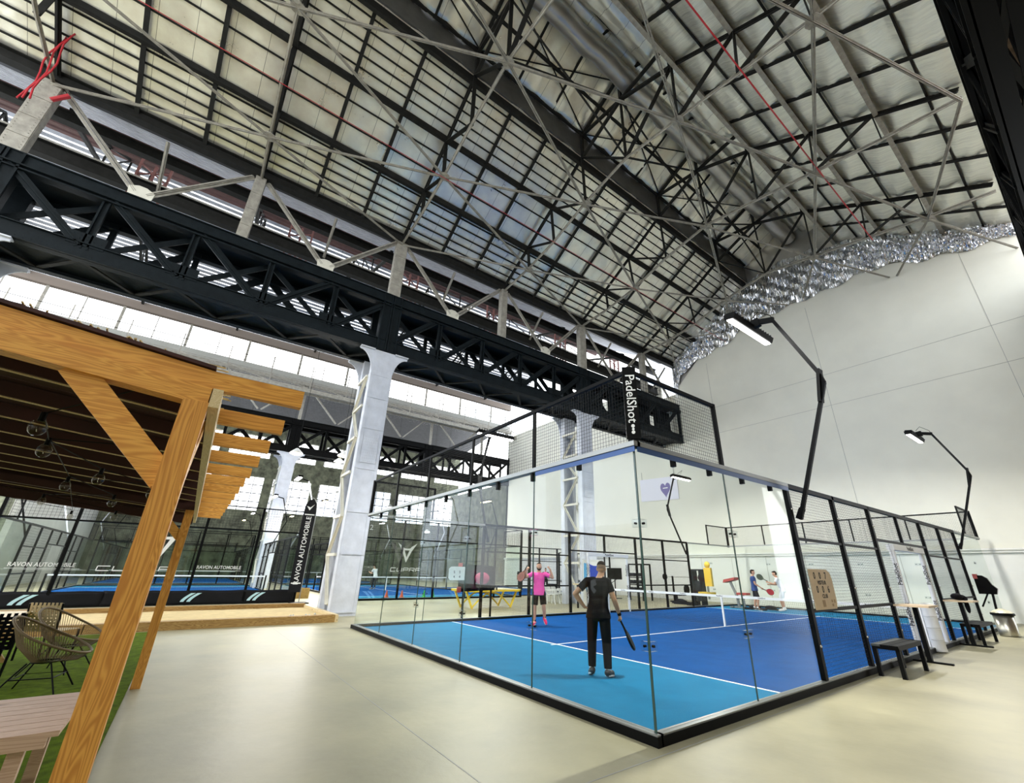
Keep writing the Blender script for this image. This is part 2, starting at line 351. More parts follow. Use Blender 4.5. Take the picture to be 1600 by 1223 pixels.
fo = foil_strip('foil_insulation', [(-13.25, 13.4, 16.2), (-12.8, 15.2, 16.7), (-11.0, 15.9, 17.9), (-9.0, 16.2, 19.0), (-7.4, 16.9, 19.8), (-5.6, 17.0, 20.3), (-4.0, 17.0, 20.3), (-2.5, 17.0, 19.9), (-1.2, 17.1, 19.5), (0, 17.0, 18.9), (1.4, 16.4, 18.1), (3.0, 16.0, 17.3), (4.5, 15.8, 16.6)], EW)
tag(fo, 'crumpled silver foil insulation stuffed between end wall and roof', 'insulation')
# main roof cladding with insulation: gable with raised lantern
def sheet(name, m, p00, p10, p01, nx, ny, sag, per, label, axis=1):
    """quad sheet p00->p10 (across slope), p00->p01 (along y); sags between supports spaced per along y"""
    p00 = Vector(p00); u = Vector(p10) - p00; v = Vector(p01) - p00; b = MB(); L = v.length; LU = u.length
    n = u.cross(v).normalized(); n = n if n.z > 0 else -n
    for i in range(nx + 1):
        for k in range(ny + 1):
            a, c = i / nx, k / ny
            d = -sag * (sin(pi * ((c * L / per) % 1)) ** .7 if axis == 1 else sin(pi * ((a * LU / per) % 1)) ** .7) * (1 + .25 * sin(i * 1.7 + k * .9))
            b.v.append(tuple(p00 + u * a + v * c + n * d))
    b.f = [(i * (ny + 1) + k, (i + 1) * (ny + 1) + k, (i + 1) * (ny + 1) + k + 1, i * (ny + 1) + k + 1) for i in range(nx) for k in range(ny)]; b.m = [0] * len(b.f)
    o = b.build(name, m, smooth=True, fix=False); S(o, label)
    md = o.modifiers.new('s', 'SOLIDIFY'); md.thickness = .06; md.offset = 1 if False else 0
    return o
Y0, Y1 = -17.15, 22.1
sheet('ceiling', 'foilL', (-13.5, Y0, 16.42), (-6.95, Y0, 20.25), (-13.5, Y1, 16.42), 16, 108, .05, 1.475, 'silver lined slope of the main roof above the crane girder')
sheet('ceiling', 'foilL', (-6.95, Y0, 21.5), (-4.4, Y0, 22.8), (-6.95, Y1, 21.5), 8, 216, .14, 1.475, 'silver panels on one side of the raised ridge')
sheet('ceiling', 'foilL', (-4.4, Y0, 22.8), (-1.85, Y0, 21.5), (-4.4, Y1, 22.8), 24, 54, .35, 1.3, 'sagging silver lining rolls beside the ridge', axis=0)
sheet('ceiling', 'foilR', (-1.85, Y0, 20.25), (4.7, Y0, 16.42), (-1.85, Y1, 20.25), 48, 108, .16, 1.25, 'ribbed silver lined slope of the main roof opposite', axis=0)
for x in (-6.95, -1.85):
    S(MB().bb((x - .04, Y0, 20.15), (x + .04, Y1, 21.55)).build('ceiling', 'curb'), 'grey upright side of the raised ridge, ' + ('nearer the crane girder' if x < -4 else 'above the ribbed slope'))
S(MB().prism([(-13.35, Y0, 16.38), (-14.6, Y0, 16.9), (-14.6, Y0, 17.3), (-13.35, Y0, 16.5)], (0, Y1 - Y0 - .1, 0)).build('ceiling', 'black'), 'dark valley gutter between the two nave roofs')
S(MB().bb((4.9, -12, 13.2), (11, 22, 13.5)).bb((8.5, -4, 0), (9, 22, 13.2)).build('wall_right', 'brown'), 'brown brick aisle behind the black girder')
S(MB().bb((-35, -22.3, 0), (9, -22, 5)).bb((8.5, -22, 0), (8.8, -4, 9.5)).build('wall_light_block', 'wall'), 'added low white wall, unseen behind the viewer, holding back daylight')  # unseen walls added so daylight enters high and spreads more evenly
# neighbouring nave: slatted roof with skylight bands, seen past the crane girder
def slats(name, m, pa, pb, y0, y1, n, fill, thick, label):
    b = MB(); pa = Vector((pa[0], 0, pa[1])); pb = Vector((pb[0], 0, pb[1])); d = (pb - pa)
    for i in range(n):
        a = pa + d * (i / n); c = pa + d * ((i + fill) / n); nn = Vector((-d.z, 0, d.x)).normalized() * thick
        b.prism([(a.x, y0, a.z), (c.x, y0, c.z), (c.x + nn.x, y0, c.z + nn.z), (a.x + nn.x, y0, a.z + nn.z)], (0, y1 - y0, 0))
    return S(b.build(name, m), label)
slats('ceiling', 'slatpale', (-35.3, 19.4), (-24.9, 23.6), -22, EW, 34, .70, .03, 'slatted roof of the neighbouring nave beyond the girder')
slats('ceiling', 'slatpale', (-14.5, 17.2), (-24.9, 23.6), -22, EW, 28, .74, .03, 'near slatted slope of the neighbouring nave roof')
slats('ceiling', 'slat', (-35.2, 16.6), (-49, 22.0), -22, EW + 8, 44, .90, .03, 'dark slatted roof of the farthest nave with slits of daylight')
slats('ceiling', 'slat', (-64.4, 19.6), (-49, 22.0), -22, EW + 8, 44, .84, .03, 'far dark slatted slope of the farthest nave')
S(MB().bb((-64, -13.6, 0), (-37.5, -13.3, 9.5)).build('wall_side', mat('pale_grey_wall', (.55, .56, .52), .7, 0, var=.15, scale=.6)), 'pale grey wall at the far end beside the banner court')
# clerestory between naves: grey band, glazing, brown beam
cl = MB(); cl.bb((-35.4, -22, 16.0), (-35.2, EW, 16.9))
S(cl.build('wall_clerestory', mat('grey_band', (.40, .40, .37), .7)), 'grey band below the long skylight strip')
S(MB().bb((-35.5, -22, 18.85), (-35.1, EW, 19.5)).build('trim_5', mat('taupe_beam', (.22, .18, .15), .7)), 'taupe beam above the skylight strip')
y = -20.0; k = 1
while y < EW:
    fr = MB(); wide = .16 if k % 2 else .05
    fr.bb((-35.35, y - wide / 2, 16.9), (-35.25, y + wide / 2, 18.85)); fr.bb((-35.32, y, 17.9), (-35.28, min(y + 1.97, EW), 17.93))
    S(fr.build('window_%d' % k, 'pale'), None); y += 1.97; k += 1
# far wall of the farthest nave with window bands
fw = MB(); fw.bb((-64.6, -22, 0), (-64, 31, 8.2)); fw.bb((-64.6, -22, 12.6), (-64, 31, 15.2)); fw.bb((-64.6, -22, 18.2), (-64, 31, 19.8))
y = -22
while y < 31: fw.bb((-64.57, y, 8.15), (-64.03, y + 1.1, 18.25)); y += 5.9
S(fw.build('wall_far', 'farwall'), 'mottled olive wall far behind the courts with window bands')
gz = MB()
for z in (9.3, 10.4, 11.5, 16.2, 17.2): gz.bb((-64.4, -22, z), (-64.3, 31, z + .1))
y = -22
while y < 31: gz.bb((-64.4, y, 8.2), (-64.3, y + .08, 18.2)); y += 1.18
S(gz.build('trim_6', 'dark'), 'dark glazing bars of the far windows')
S(MB().bb((-64, EW + 8, 0), (-35.2, EW + 8.3, 13.2)).bb((-35.4, EW, 0), (-35.1, EW + 8.2, 13.2)).build('wall_back', 'farwall'), 'mottled olive wall beyond the farthest courts')

# ================================================================== STEEL COLUMNS
def column(y, x0=-13.2, label=''):
    """lattice column: front channel at x0 facing +x, rear channel 1.6 m behind, laced sides, flared capital"""
    t = thing('steel_column', label, 'column', (x0 - .75, y, 0)); W = .42; H = 10.05
    f = MB(); f.bb((x0 - .03, y - W, 0), (x0, y + W, 9.0))
    for s in (-1, 1):
        f.bb((x0 - .34, y + s * W - .02, 0), (x0, y + s * W + .02, 9.0)); f.bb((x0 - .36, y + s * (W - .09) - .07, 0), (x0 - .33, y + s * (W - .09) + .07, 9.0))
        f.bb((x0, y + s * (W - .05) - .05, 0), (x0 + .015, y + s * (W - .05) + .05, 9.0))
        for k in range(84): f.ell((x0 + .015, y + s * (W - .05), .12 + k * .105), (.014, .014, .014), 5, 3)
    f.build('front_channel', 'white', t)
    bands = MB()
    for z in (.1, 1.95, 3.4, 5.0, 6.6, 7.9): bands.bb((x0, y - W, z), (x0 + .03, y + W, z + .05))
    bands.build('joint_band', 'white', t)
    gp = MB(); gp.bb((x0 + .012, y - .3, 5.25), (x0 + .03, y + .3, 6.35))
    for i in range(7):
        for k in range(10): gp.ell((x0 + .03, y - .25 + i * .083 + (.04 if k % 2 else 0), 5.32 + k * .106), (.017, .017, .017), 5, 3)
    gp.build('riveted_plate', 'white', t)
    r = MB(); r.bb((x0 - 1.75, y - W, 0), (x0 - 1.72, y + W, 9.0))
    for s in (-1, 1): r.bb((x0 - 1.75, y + s * W - .02, 0), (x0 - 1.45, y + s * W + .02, 9.0)); r.bb((x0 - 1.47, y + s * (W - .09) - .07, 0), (x0 - 1.44, y + s * (W - .09) + .07, 9.0))
    r.build('rear_channel', 'white', t)
    zs = [0.35, 1.95, 3.3, 4.9, 6.3, 7.6, 8.9]
    for s in (-1, 1):
        for i in range(len(zs) - 1):
            a = (x0 - .34, y + s * (W + .03), zs[i]); c = (x0 - 1.46, y + s * (W + .03), zs[i + 1])
            if i % 2: a, c = (a[0], a[1], zs[i + 1]), (c[0], c[1], zs[i])
            MB().beam(a, c, .03, .13, (0, 0, 1)).beam((a[0], a[1] + s * .05, a[2]), (c[0], c[1] + s * .05, c[2]), .09, .02).build('lacing_bar', 'creamy', t)
        for z in zs[1:]:
            MB().bb((x0 - .3, y + s * (W + .05) - .05, z - .05), (x0 - 1.5, y + s * (W + .05) + .02, z + .05)).build('batten_plate', 'creamy', t)
    # flared capital: two curved brackets on front and rear plates
    for xx, nm in ((x0, 'capital'), (x0 - 1.72, 'capital')):
        c = MB(); c.bb((xx - .34 if xx == x0 else xx, y - W, 8.9), (xx + .02 if xx == x0 else xx + .34, y + W, H))
        for s in (-1, 1):
            pts = [(xx, y + s * W, H), (xx, y + s * (W + .58), H), (xx, y + s * (W + .58), H - .12)]
            for q in range(1, 9): a = q / 8 * pi / 2; pts.append((xx, y + s * (W + .58 * (1 - sin(a))), H - .12 - 1.15 * (1 - cos(a))))
            pts.append((xx, y + s * W, 8.75)); c.prism(pts, (-.05, 0, 0))
            c.bb((xx - .16, y + s * (W + .3) - .29, H - .04), (xx + .1, y + s * (W + .3) + .29, H))
        for dy in (-.2, .0, .2):
            for k in range(9): c.ell((xx + .02, y + dy, 9.0 + k * .11), (.016, .016, .016), 5, 3)
        c.build(nm, 'white', t)
    return t
column(.55, label='white riveted lattice column standing by the glass corner of the court')
column(12.35, label='white lattice column seen through the court glass, near the plastic chairs')
column(-11.25, label='white lattice column whose flared head shows above the wooden pergola')
c2 = column(.55, -35.0, 'white lattice column far behind the pergola, between two courts')

# ================================================================== CRANE GIRDERS
def crane_girder(x, xr, y0, y1, label, sgn=1, light=False, m='girder'):
    t = thing('crane_girder', label, 'girder', (x, (y0 + y1) / 2, 10.05))
    for nm, z0, z1 in (('bottom_chord', 10.07, 10.62), ('top_chord', 12.35, 12.92)):
        b = MB(); b.bb((x - .03 * sgn, y0, z0), (x, y1, z1))
        b.bb((x - .28 * sgn, y0, z0), (x, y1, z0 + .04)); b.bb((x - .34 * sgn, y0, z1 - .04), (x + .06 * sgn, y1, z1))
        if nm == 'top_chord': b.bb((x, y0, z0 + .08), (x + .12 * sgn, y1, z0 + .13)); b.bb((x, y0, z0 - .05), (x + .09 * sgn, y1, z0))
        else: b.bb((x, y0, z0), (x + .07 * sgn, y1, z0 + .03))
        for s in (1,):
            kk = 0; yy = y0
            while yy < y1 and not light: b.ell((x, yy, z0 + .09 + (.03 if kk % 2 else 0)), (.014, .014, .014), 4, 2); yy += .16; kk += 1
        b.build(nm, m, t)
        c = MB(); c.bb((xr, y0, z0), (xr + .03 * sgn, y1, z1)); c.bb((xr, y0, z0), (xr + .25 * sgn, y1, z0 + .04)); c.build('rear_' + nm, m, t)
    bay = 11.8; n = 5; st = bay / n; base = .55
    k = math.ceil((y0 - base) / st)
    while base + k * st <= y1:
        y = base + k * st
        if k % n == 0:
            b = MB(); b.bb((x - .3 * sgn, y - .42, 10.07), (x + .03 * sgn, y + .42, 12.9))
            for dy in (-.38, -.05, .05, .38): b.bb((x, y + dy - .03, 10.1), (x + .09 * sgn, y + dy + .03, 12.88))
            b.bb((xr, y - .4, 10.07), (xr + .3 * sgn, y + .4, 12.9)); b.build('post_over_column', m, t)
        else:
            MB().bb((x - .1 * sgn, y - .1, 10.4), (x + .02 * sgn, y - .05, 12.6)).bb((x - .1 * sgn, y + .05, 10.4), (x + .02 * sgn, y + .1, 12.6)).bb((x - .08 * sgn, y - .1, 10.4), (x - .05 * sgn, y + .1, 12.6)).build('vertical', m, t)
            MB().bb((xr, y - .09, 10.4), (xr + .1 * sgn, y + .09, 12.6)).build('vertical', m, t)
        if y + st <= y1 + .1:
            za, zb = (12.5, 10.5) if (y < -5.4 and not light) else (10.5, 12.5)
            MB().beam((x - .02 * sgn, y + .12, za), (x - .02 * sgn, y + st - .12, zb), .06, .25).beam((x + .02 * sgn, y + .12, za), (x + .02 * sgn, y + st - .12, zb), .08, .05).build('diagonal', m, t)
            MB().beam((xr + .04 * sgn, y + .12, zb), (xr + .04 * sgn, y + st - .12, za), .06, .28).build('diagonal', m, t)
            if not light:
                g_ = MB().bb((x + .005, y + st - .42, 10.5), (x + .02, y + st + .42, 10.95))
                for q in range(5):
                    for w_ in range(3): g_.ell((x + .02, y + st - .32 + q * .16, 10.58 + w_ * .14), (.014, .014, .014), 4, 2)
                if y + st < y1 - .5: g_.build('joint_plate', m, t)
            if not light:
                MB().beam((x - .5 * sgn, y + st - .1, za + (.1 if za < 11 else -.1)), (x - .5 * sgn, y + .1, zb + (.1 if zb < 11 else -.1)), .04, .20).build('counter_brace', m, t)
            MB().beam((x - .2 * sgn, y, 10.12), (xr + .2 * sgn, y + st / 2, 10.12), .12, .05).beam((x - .2 * sgn, y + st, 10.12), (xr + .2 * sgn, y + st / 2, 10.12), .12, .05).build('soffit_brace', 'dark', t)
        k += 1
    MB().bb((x - .45 * sgn, y0, 10.25), (xr + .1 * sgn, y1, 10.29)).build('walkway_plate', 'girder', t)
    MB().bb((x - .3 * sgn, y0, 12.70), (xr, y1, 12.74)).build('top_plate', 'girder', t)
    if x < -10 and not light:
        y = 12.9
        while y < y1 - 1: MB().bb((x - .9, y, 10.35), (x - .86, min(y + 1.9, y1), 12.5)).build('web_plate', m, t); y += 2.36
    return t
crane_girder(-13.2, -14.95, -13.6, EW - .05, 'deep slate blue lattice crane girder resting on the white columns')
crane_girder(-35.0, -36.6, -13.6, EW - .05, 'black lattice girder far away above the distant column', light=True, m='black')
crane_girder(4.28, 4.9, -3, EW - .05, 'black crane girder cutting the upper corner beside the ribbed roof', sgn=-1, light=True, m='black')

# ================================================================== EAVE FRAME above the girder
def eave_beam(x, label, z=16.0, m='dark', h=.38, w=.30, y0=-13.6, y1=EW - .1):
    b = MB(); b.bb((x - w / 2, y0, z - .03), (x + w / 2, y1, z)); b.bb((x - .02, y0, z), (x + .02, y1, z + h)); b.bb((x - w / 2, y0, z + h), (x + w / 2, y1, z + h + .03))
    return tag(b.build('eave_beam', m), label, 'beam')
eave_beam(-13.25, 'dark eave beam carrying the trusses above the slate girder')
eave_beam(-14.9, 'second dark eave beam parallel behind the first, slate girder side')
eave_beam(-14.9, 'dark tie beam halfway between slate girder and eave beams', z=14.3, h=.5)
def between(y):   # words that say where along the hall
    return {-11.25: 'over the pergola column', -5.35: 'second from the pergola column', .55: 'over the court corner column', 6.45: 'over the near court half', 12.35: 'over the plastic chairs', 18.25: 'nearest the end wall'}[y]
for i, y in enumerate(TR):
    b = MB(); w = .24 if i % 2 == 0 else .17
    b.bb((-13.22, y - w, 12.92), (-13.18, y + w, 15.97))
    for s in (-1, 1): b.bb((-13.5, y + s * w - .015, 12.92), (-13.2, y + s * w + .015, 15.97))
    for z in (13.5, 14.3, 15.1): b.bb((-13.18, y - w, z), (-13.16, y + w, z + .04))
    for s in (-1, 1):
        for k in range(24): b.ell((-13.17, y + s * (w - .06), 13.05 + k * .12), (.015, .015, .015), 4, 2)
    tag(b.build('truss_post', 'pale'), 'pale riveted stub post on the slate girder ' + between(y), 'post')
    if y + 2.95 < EW:
        t = thing('eave_bracing', 'pale V brace with gusset standing on slate girder, ' + ['beside pergola column', 'next bay after pergola', 'just past the corner column', 'above middle of court', 'past the far white column', 'against the end wall'][i], 'brace', (-13.25, y + 2.95, 12.92))
        ym = y + 2.95
        for s in ((-1, 1) if ym < 20 else (-1,)):
            MB().angle((-13.3, ym + s * .15, 13.15), (-13.3, ym + s * 2.7, 15.9), .2, (1, 0, 0)).build('diagonal', 'pale', t)
        MB().prism([(-13.24, ym - .3, 12.93), (-13.24, ym + .3, 12.93), (-13.24, ym + .34, 13.3), (-13.24, ym + .1, 13.42), (-13.24, ym - .1, 13.42), (-13.24, ym - .34, 13.3)], (-.05, 0, 0)).build('gusset_plate', 'creamy', t)
        MB().angle((-13.5, ym, 15.9), (-14.8, ym, 14.6), .16, (0, 1, 0)).build('knee_strut', 'pale', t)
# rust red purlins and rails of the neighbouring nave
for i, (x, z) in enumerate(((-16.6, 17.9), (-18.8, 19.0), (-21.2, 20.6), (-28, 21.6), (-31, 20.4))):
    tag(MB().bb((x - .1, -20, z - .22), (x + .1, EW, z)).build('nave_purlin', 'rust' if i < 3 else 'dark'), 'rust purlin under neighbouring nave roof, %s from the slate girder' % ORD[i], 'purlin')
for k in range(7):
    y = -17.15 + 5.9 * k
    t = thing('nave_truss', 'dark light truss of the neighbouring nave, %s from the pergola end' % ORD[k], 'truss', (-24.9, y, 16))
    top = [(-14.9, 16.6), (-18.8, 18.8), (-21.6, 20.7), (-24.9, 23.0), (-28.4, 21.5), (-31.6, 20.2), (-35, 18.9)]
    bot = [(a_, max(16.4, b_ - 1.1)) if a_ > -30 else (a_, b_ + .05) for a_, b_ in top]; bot[6] = (-35, 19.3); bot[5] = (-31.6, 19.6); top[6] = (-35, 19.5); top[5] = (-31.6, 20.7)
    for nm, L in (('top_chord', top), ('bottom_chord', bot)):
        b = MB()
        for a, c in zip(L, L[1:]): b.beam((a[0], y, a[1]), (c[0], y, c[1]), .12, .14, (0, 1, 0))
        b.build(nm, 'dark', t)
    b = MB()
    for q in range(7): b.beam((bot[q][0], y, bot[q][1]), (top[q][0], y, top[q][1]), .07, .07)
    for q in range(6):
        b.beam((bot[q][0], y, bot[q][1]), (top[q + 1][0], y, top[q + 1][1]), .06, .06, (0, 1, 0)) if q < 3 else b.beam((top[q][0], y, top[q][1]), (bot[q + 1][0], y, bot[q + 1][1]), .06, .06, (0, 1, 0))
    b.build('web', 'dark', t)
for k in range(6):
    y = -9.3 + 5.9 * k; b = MB(); b.bb((-17.6, y - .05, 14.6), (-17.5, y + .05, 17.8))
    for q in range(5): b.beam((-17.55, y - .5, 14.6 + q * .62), (-17.55, y + .5, 15.2 + q * .62), .05).beam((-17.55, y + .5, 14.6 + q * .62), (-17.55, y - .5, 15.2 + q * .62), .05)
    for dy in (-.5, .5): b.bb((-17.6, y + dy - .04, 14.5), (-17.5, y + dy + .04, 18.2))
    tag(b.build('lattice_strut', 'rustpink'), 'faded red lattice strut behind the slate girder, %s from the pergola column' % ORD[k], 'strut')
for z in (14.9, 15.5): tag(MB().tube((-15.6, -17, z), (-15.6, EW - .1, z), .03, 6).build('tie_rod', 'pale'), 'thin pale rod running behind the eave bracing, %s' % ('lower of two' if z < 15 else 'upper of two'), 'rod')
# gallery walkway along the clerestory
t = thing('gallery_walkway', 'pale grey gallery railing running below the long skylight strip', 'railing', (-34.3, 4, 15.2))
MB().bb((-34.6, -20, 15.15), (-33.9, EW, 15.25)).bb((-34.62, -20, 15.0), (-34.55, EW, 15.35)).bb((-33.92, -20, 15.0), (-33.85, EW, 15.35)).build('deck', 'pale', t)
for z in (15.95, 16.5, 17.0): MB().tube((-33.9, -20, z), (-33.9, EW, z), .025, 6).build('rail', 'pale' if z < 16.2 else 'dark', t)
y = -20
while y < EW:
    MB().bb((-33.93, y - .03, 15.2), (-33.87, y + .03, 17.4)).build('rail_post', 'pale', t)
    MB().beam((-33.9, y, 15.9), (-33.9, y + 2.9, 15.3), .06, .06).build('rail_brace', 'pale', t); y += 2.95
for k in range(6):
    y = -14.2 + 5.9 * k
    t = thing('gallery_bracing', 'grey V brace on the distant black girder, %s from the pergola' % ORD[k], 'brace', (-34.95, y, 13))
    for s in (-1, 1): MB().beam((-34.9, y + s * .1, 13.1), (-34.9, y + s * 2.75, 15.9), .1, .2, (1, 0, 0)).build('diagonal', 'pale', t)
    MB().bb((-35.0, y + 2.83, 12.9), (-34.9, y + 3.07, 16)).build('upright', 'pale', t)
tag(MB().bb((-35.1, -20, 15.9), (-34.8, EW, 16.2)).build('gallery_beam', 'pale'), 'long pale beam under the gallery railing below the skylight', 'beam')

# ================================================================== ROOF TRUSSES
BOT = [(-13.2, 15.95), (-11.0, 16.05), (-9.0, 16.35), (-6.8, 17.0), (-4.4, 17.4), (-2.0, 17.0), (.2, 16.6), (2.3, 16.2), (4.35, 15.95)]
TOP = [(-13.2, 16.3), (-11.1, 17.45), (-9.2, 18.55), (-6.9, 19.95), (-1.9, 19.95), (.4, 18.55), (2.3, 17.45), (4.35, 16.3)]
def truss(y, label):
    t = thing('roof_truss', label, 'truss', (-4.4, y, 16)); up = (0, 1, 0)
    b = MB()
    for a, c in zip(BOT, BOT[1:]): b.angle((a[0], y, a[1]), (c[0], y, c[1]), .15, up)
    b.build('bottom_chord', 'pale', t)
    for L in (TOP[:4], TOP[4:]):
        b = MB()
        for a, c in zip(L, L[1:]): b.angle((a[0], y, a[1]), (c[0], y, c[1]), .20, up)
        b.build('top_chord', 'dark', t)
    b = MB()
    for a, c in (((-6.85, 19.95), (-6.85, 21.4)), ((-6.85, 21.4), (-4.4, 22.6)), ((-4.4, 22.6), (-1.95, 21.4)), ((-1.95, 21.4), (-1.95, 19.95)), ((-6.85, 19.95), (-4.4, 21.05)), ((-4.4, 21.05), (-1.95, 19.95)), ((-4.4, 21.05), (-4.4, 22.6)), ((-6.85, 21.4), (-4.4, 21.05)), ((-1.95, 21.4), (-4.4, 21.05))):
        b.beam((a[0], y, a[1]), (c[0], y, c[1]), .11, .13, up)
    b.build('lantern_frame', 'dark', t)
    W_ = [((-11, 16.05), (-11.1, 17.45)), ((-9, 16.35), (-9.2, 18.55)), ((-6.8, 17.0), (-6.9, 19.95)), ((-9, 16.35), (-11.1, 17.45)), ((-6.8, 17.0), (-9.2, 18.55)),
          ((-4.4, 17.4), (-6.9, 19.95)), ((-4.4, 17.4), (-4.4, 21.05)), ((-4.4, 17.4), (-1.9, 19.95)), ((-2.0, 17.0), (-1.9, 19.95)), ((-2.0, 17.0), (.4, 18.55)), ((.2, 16.6), (.4, 18.55)), ((.2, 16.6), (2.3, 17.45)), ((2.3, 16.2), (2.3, 17.45))]
    for a, c in W_: MB().beam((a[0], y - .04, a[1]), (c[0], y - .04, c[1]), .035, .08, up).beam((a[0], y + .04, a[1]), (c[0], y + .04, c[1]), .035, .08, up).build('web_strut', 'dark', t)
    return t
for i, y in enumerate(TR): truss(y, 'steel roof truss spanning the hall ' + between(y))
# gusset plates with the pale diagonal bracing net in the plane of the bottom chords
def botz(x):
    for a, c in zip(BOT, BOT[1:]):
        if a[0] <= x <= c[0]: return a[1] + (c[1] - a[1]) * (x - a[0]) / (c[0] - a[0])
    return 15.95
NX = {0: [-13.2, -8.9, -4.4, .2, 4.3], 1: [-11.0, -6.8, -2.0, 2.3]}
for i, y in enumerate(TR):
    for x in NX[i % 2]:
        if x in (-13.2, 4.3): continue
        z = botz(x) - .1; g = MB(); g.lathe((x, y, z), [(.02, -.02), (.21, -.02), (.21, .01), (.02, .01)], 8)
        for q in range(6): g.ell((x + .13 * cos(q * pi / 3), y + .13 * sin(q * pi / 3), z - .025), (.018, .018, .014), 5, 3)
        tag(g.build('gusset_plate', 'pale'), 'pale round gusset %s, truss %s' % ({-11.0: 'close to the eave', -8.9: 'above the eave beam side', -6.8: 'on the girder side of the ridge', -4.4: 'right under the ridge', -2.0: 'just past the ridge', .2: 'on the red pipe line', 2.3: 'near the black corner girder'}[x], between(y)), 'gusset')
nb = 0
for i in range(len(TR) - 1):
    for x in NX[i % 2]:
        for x2 in NX[(i + 1) % 2]:
            if abs(x - x2) < 2.6:
                tag(MB().angle((x, TR[i], botz(x) - .12), (x2, TR[i + 1], botz(x2) - .12), .11).build('bracing_bar', 'pale'), 'pale diagonal bracing bar under the roof, one of the lattice between trusses', 'bar', 'diagonal bracing bars between the trusses')
for x in NX[1]:
    for dx in (-2.0, 2.0):
        x2 = x + dx; z2 = max(15.0, min(18.2, (16.0 + .50 * (x2 + 13.2)) if x2 < -6 else (18.0 if x2 < -2 else 17.6 - .25 * (x2 + 2)))) - .9
        o = tag(MB().angle((x, TR[5], botz(x) - .12), (x2, EW - .06, z2 if x2 < 4.5 else 15.5), .10).build('wall_bracing_bar', 'pale'), 'pale bracing bar running from the last truss into the end wall', 'bar', 'bracing bars fixed to the end wall')
# ------------------------------------------------------------------ purlins, rafters, battens
def slope_pt(side, t):   # t 0 at eave, 1 at lantern curb ; underside of lining
    return (-13.4 + 6.45 * t, 16.36 + 3.82 * t) if side < 0 else (4.6 - 6.45 * t, 16.36 + 3.82 * t)
for side in (-1, 1):
    for k, tt in enumerate((.34, .66, .985)):
        x, z = slope_pt(side, tt); b = MB(); h = .26 if k < 2 else .4
        b.bb((x - .06, Y0, z - h - .06), (x + .06, Y1 - .2, z - .06)); b.bb((x - .075, Y0, z - h - .08), (x + .075, Y1 - .2, z - h - .05))
        tag(b.build('roof_purlin', 'dark' if side < 0 else 'pale'), ('dark main purlin on the battened roof slope, ' if side < 0 else 'dusty main purlin on the ribbed roof slope, ') + ['lowest of three', 'middle of three', 'topmost below the raised ridge'][k], 'purlin')
y = -17.15 + 5.9 / 3
yy = []
k = 0
while y < EW - .2:
    yy.append(y); y += 5.9 / 3
for side in (-1, 1):
    a = slope_pt(side, .0); c = slope_pt(side, .98)
    for y in yy:
        if min(abs(y - q) for q in TR) < .2: continue
        b = MB(); b.beam((a[0], y, a[1] - .14), (c[0], y, c[1] - .14), .07, .13, (0, 1, 0))
        tag(b.build('roof_rafter', 'dark'), 'thin dark rafter crossing the battened slope of the roof' if side < 0 else 'thin dark rafter crossing the ribbed slope of the roof', 'rafter', 'rafters of the battened slope' if side < 0 else 'rafters of the ribbed slope')
n = 19
for k in range(n):
    tt = (k + .6) / n; x, z = slope_pt(-1, tt)
    if min(abs(tt - q) for q in (.34, .66, .985)) < .02: continue
    if .37 < tt < .64 and k % 2: continue
    tag(MB().beam((x, Y0, z - .065), (x, Y1 - .2, z - .065), .042, .06).build('roof_batten', 'dark'), 'long thin dark batten running lengthwise on the silver roof slope', 'batten', 'lengthwise battens on the silver slope')
# ribbed slope: lengthwise dark timbers
for k, tt in enumerate((.14, .5, .82)):
    x, z = slope_pt(1, tt)
    tag(MB().beam((x, Y0, z - .09), (x, Y1 - .2, z - .09), .06, .10).build('lengthwise_rafter', 'dark'), 'dark lengthwise bar under the ribbed roof slope, %s' % ['nearest the corner girder', 'in the middle', 'nearest the ridge'][k], 'bar')
# lantern members
for k, (x, z, m_) in enumerate(((-6.8, 21.45, 'dark'), (-5.6, 22.0, 'dark'), (-4.4, 22.55, 'dark'), (-3.1, 21.95, 'dark'), (-2.0, 21.45, 'dark'))):
    tag(MB().beam((x, Y0, z), (x, Y1 - .2, z), .12, .22 if k in (0, 2, 4) else .1).build('lantern_purlin', m_), 'dark lengthwise member of the raised ridge, ' + ['foot of the silver panels', 'halfway up the silver panels', 'along the very top', 'between the sagging rolls', 'foot of the sagging rolls'][k], 'beam')
for y in yy:
    if min(abs(y - q) for q in TR) < .2: continue
    tag(MB().beam((-6.8, y, 21.42), (-4.4, y, 22.6), .06, .10, (0, 1, 0)).beam((-4.4, y, 22.6), (-2.0, y, 21.42), .06, .10, (0, 1, 0)).build('lantern_rafter', 'dark'), 'thin dark rafter pair inside the raised ridge', 'rafter', 'rafter pairs of the raised ridge')
for i in range(len(TR) - 1):   # diagonal rods in the lantern
    for s, x in ((1, -6.7), (-1, -4.5)):
        x2 = -4.5 if s == 1 else -6.7; z1 = 21.35 if x < -5 else 22.45; z2 = 22.45 if x < -5 else 21.35
        tag(MB().tube((x, TR[i], z1), (x2, TR[i + 1], z2), .03, 5).build('cross_rod', 'dark'), 'dark crossing tie rod below the silver ridge panels', 'rod', 'crossing tie rods of the raised ridge')
for i in range(len(TR) - 1):   # longitudinal struts from truss webs
    for s in (-1, 1):
        tag(MB().beam((-4.4, TR[i], 17.45), (-4.4 + s * .0, TR[i + 1], 21.0), .06, .06).build('ridge_brace', 'dark') if s < 0 else MB().beam((-4.4, TR[i], 21.0), (-4.4, TR[i + 1], 17.45), .06, .06).build('ridge_brace', 'dark'), 'dark upright crossing brace along the middle of the roof', 'brace', 'upright crossing braces under the ridge')
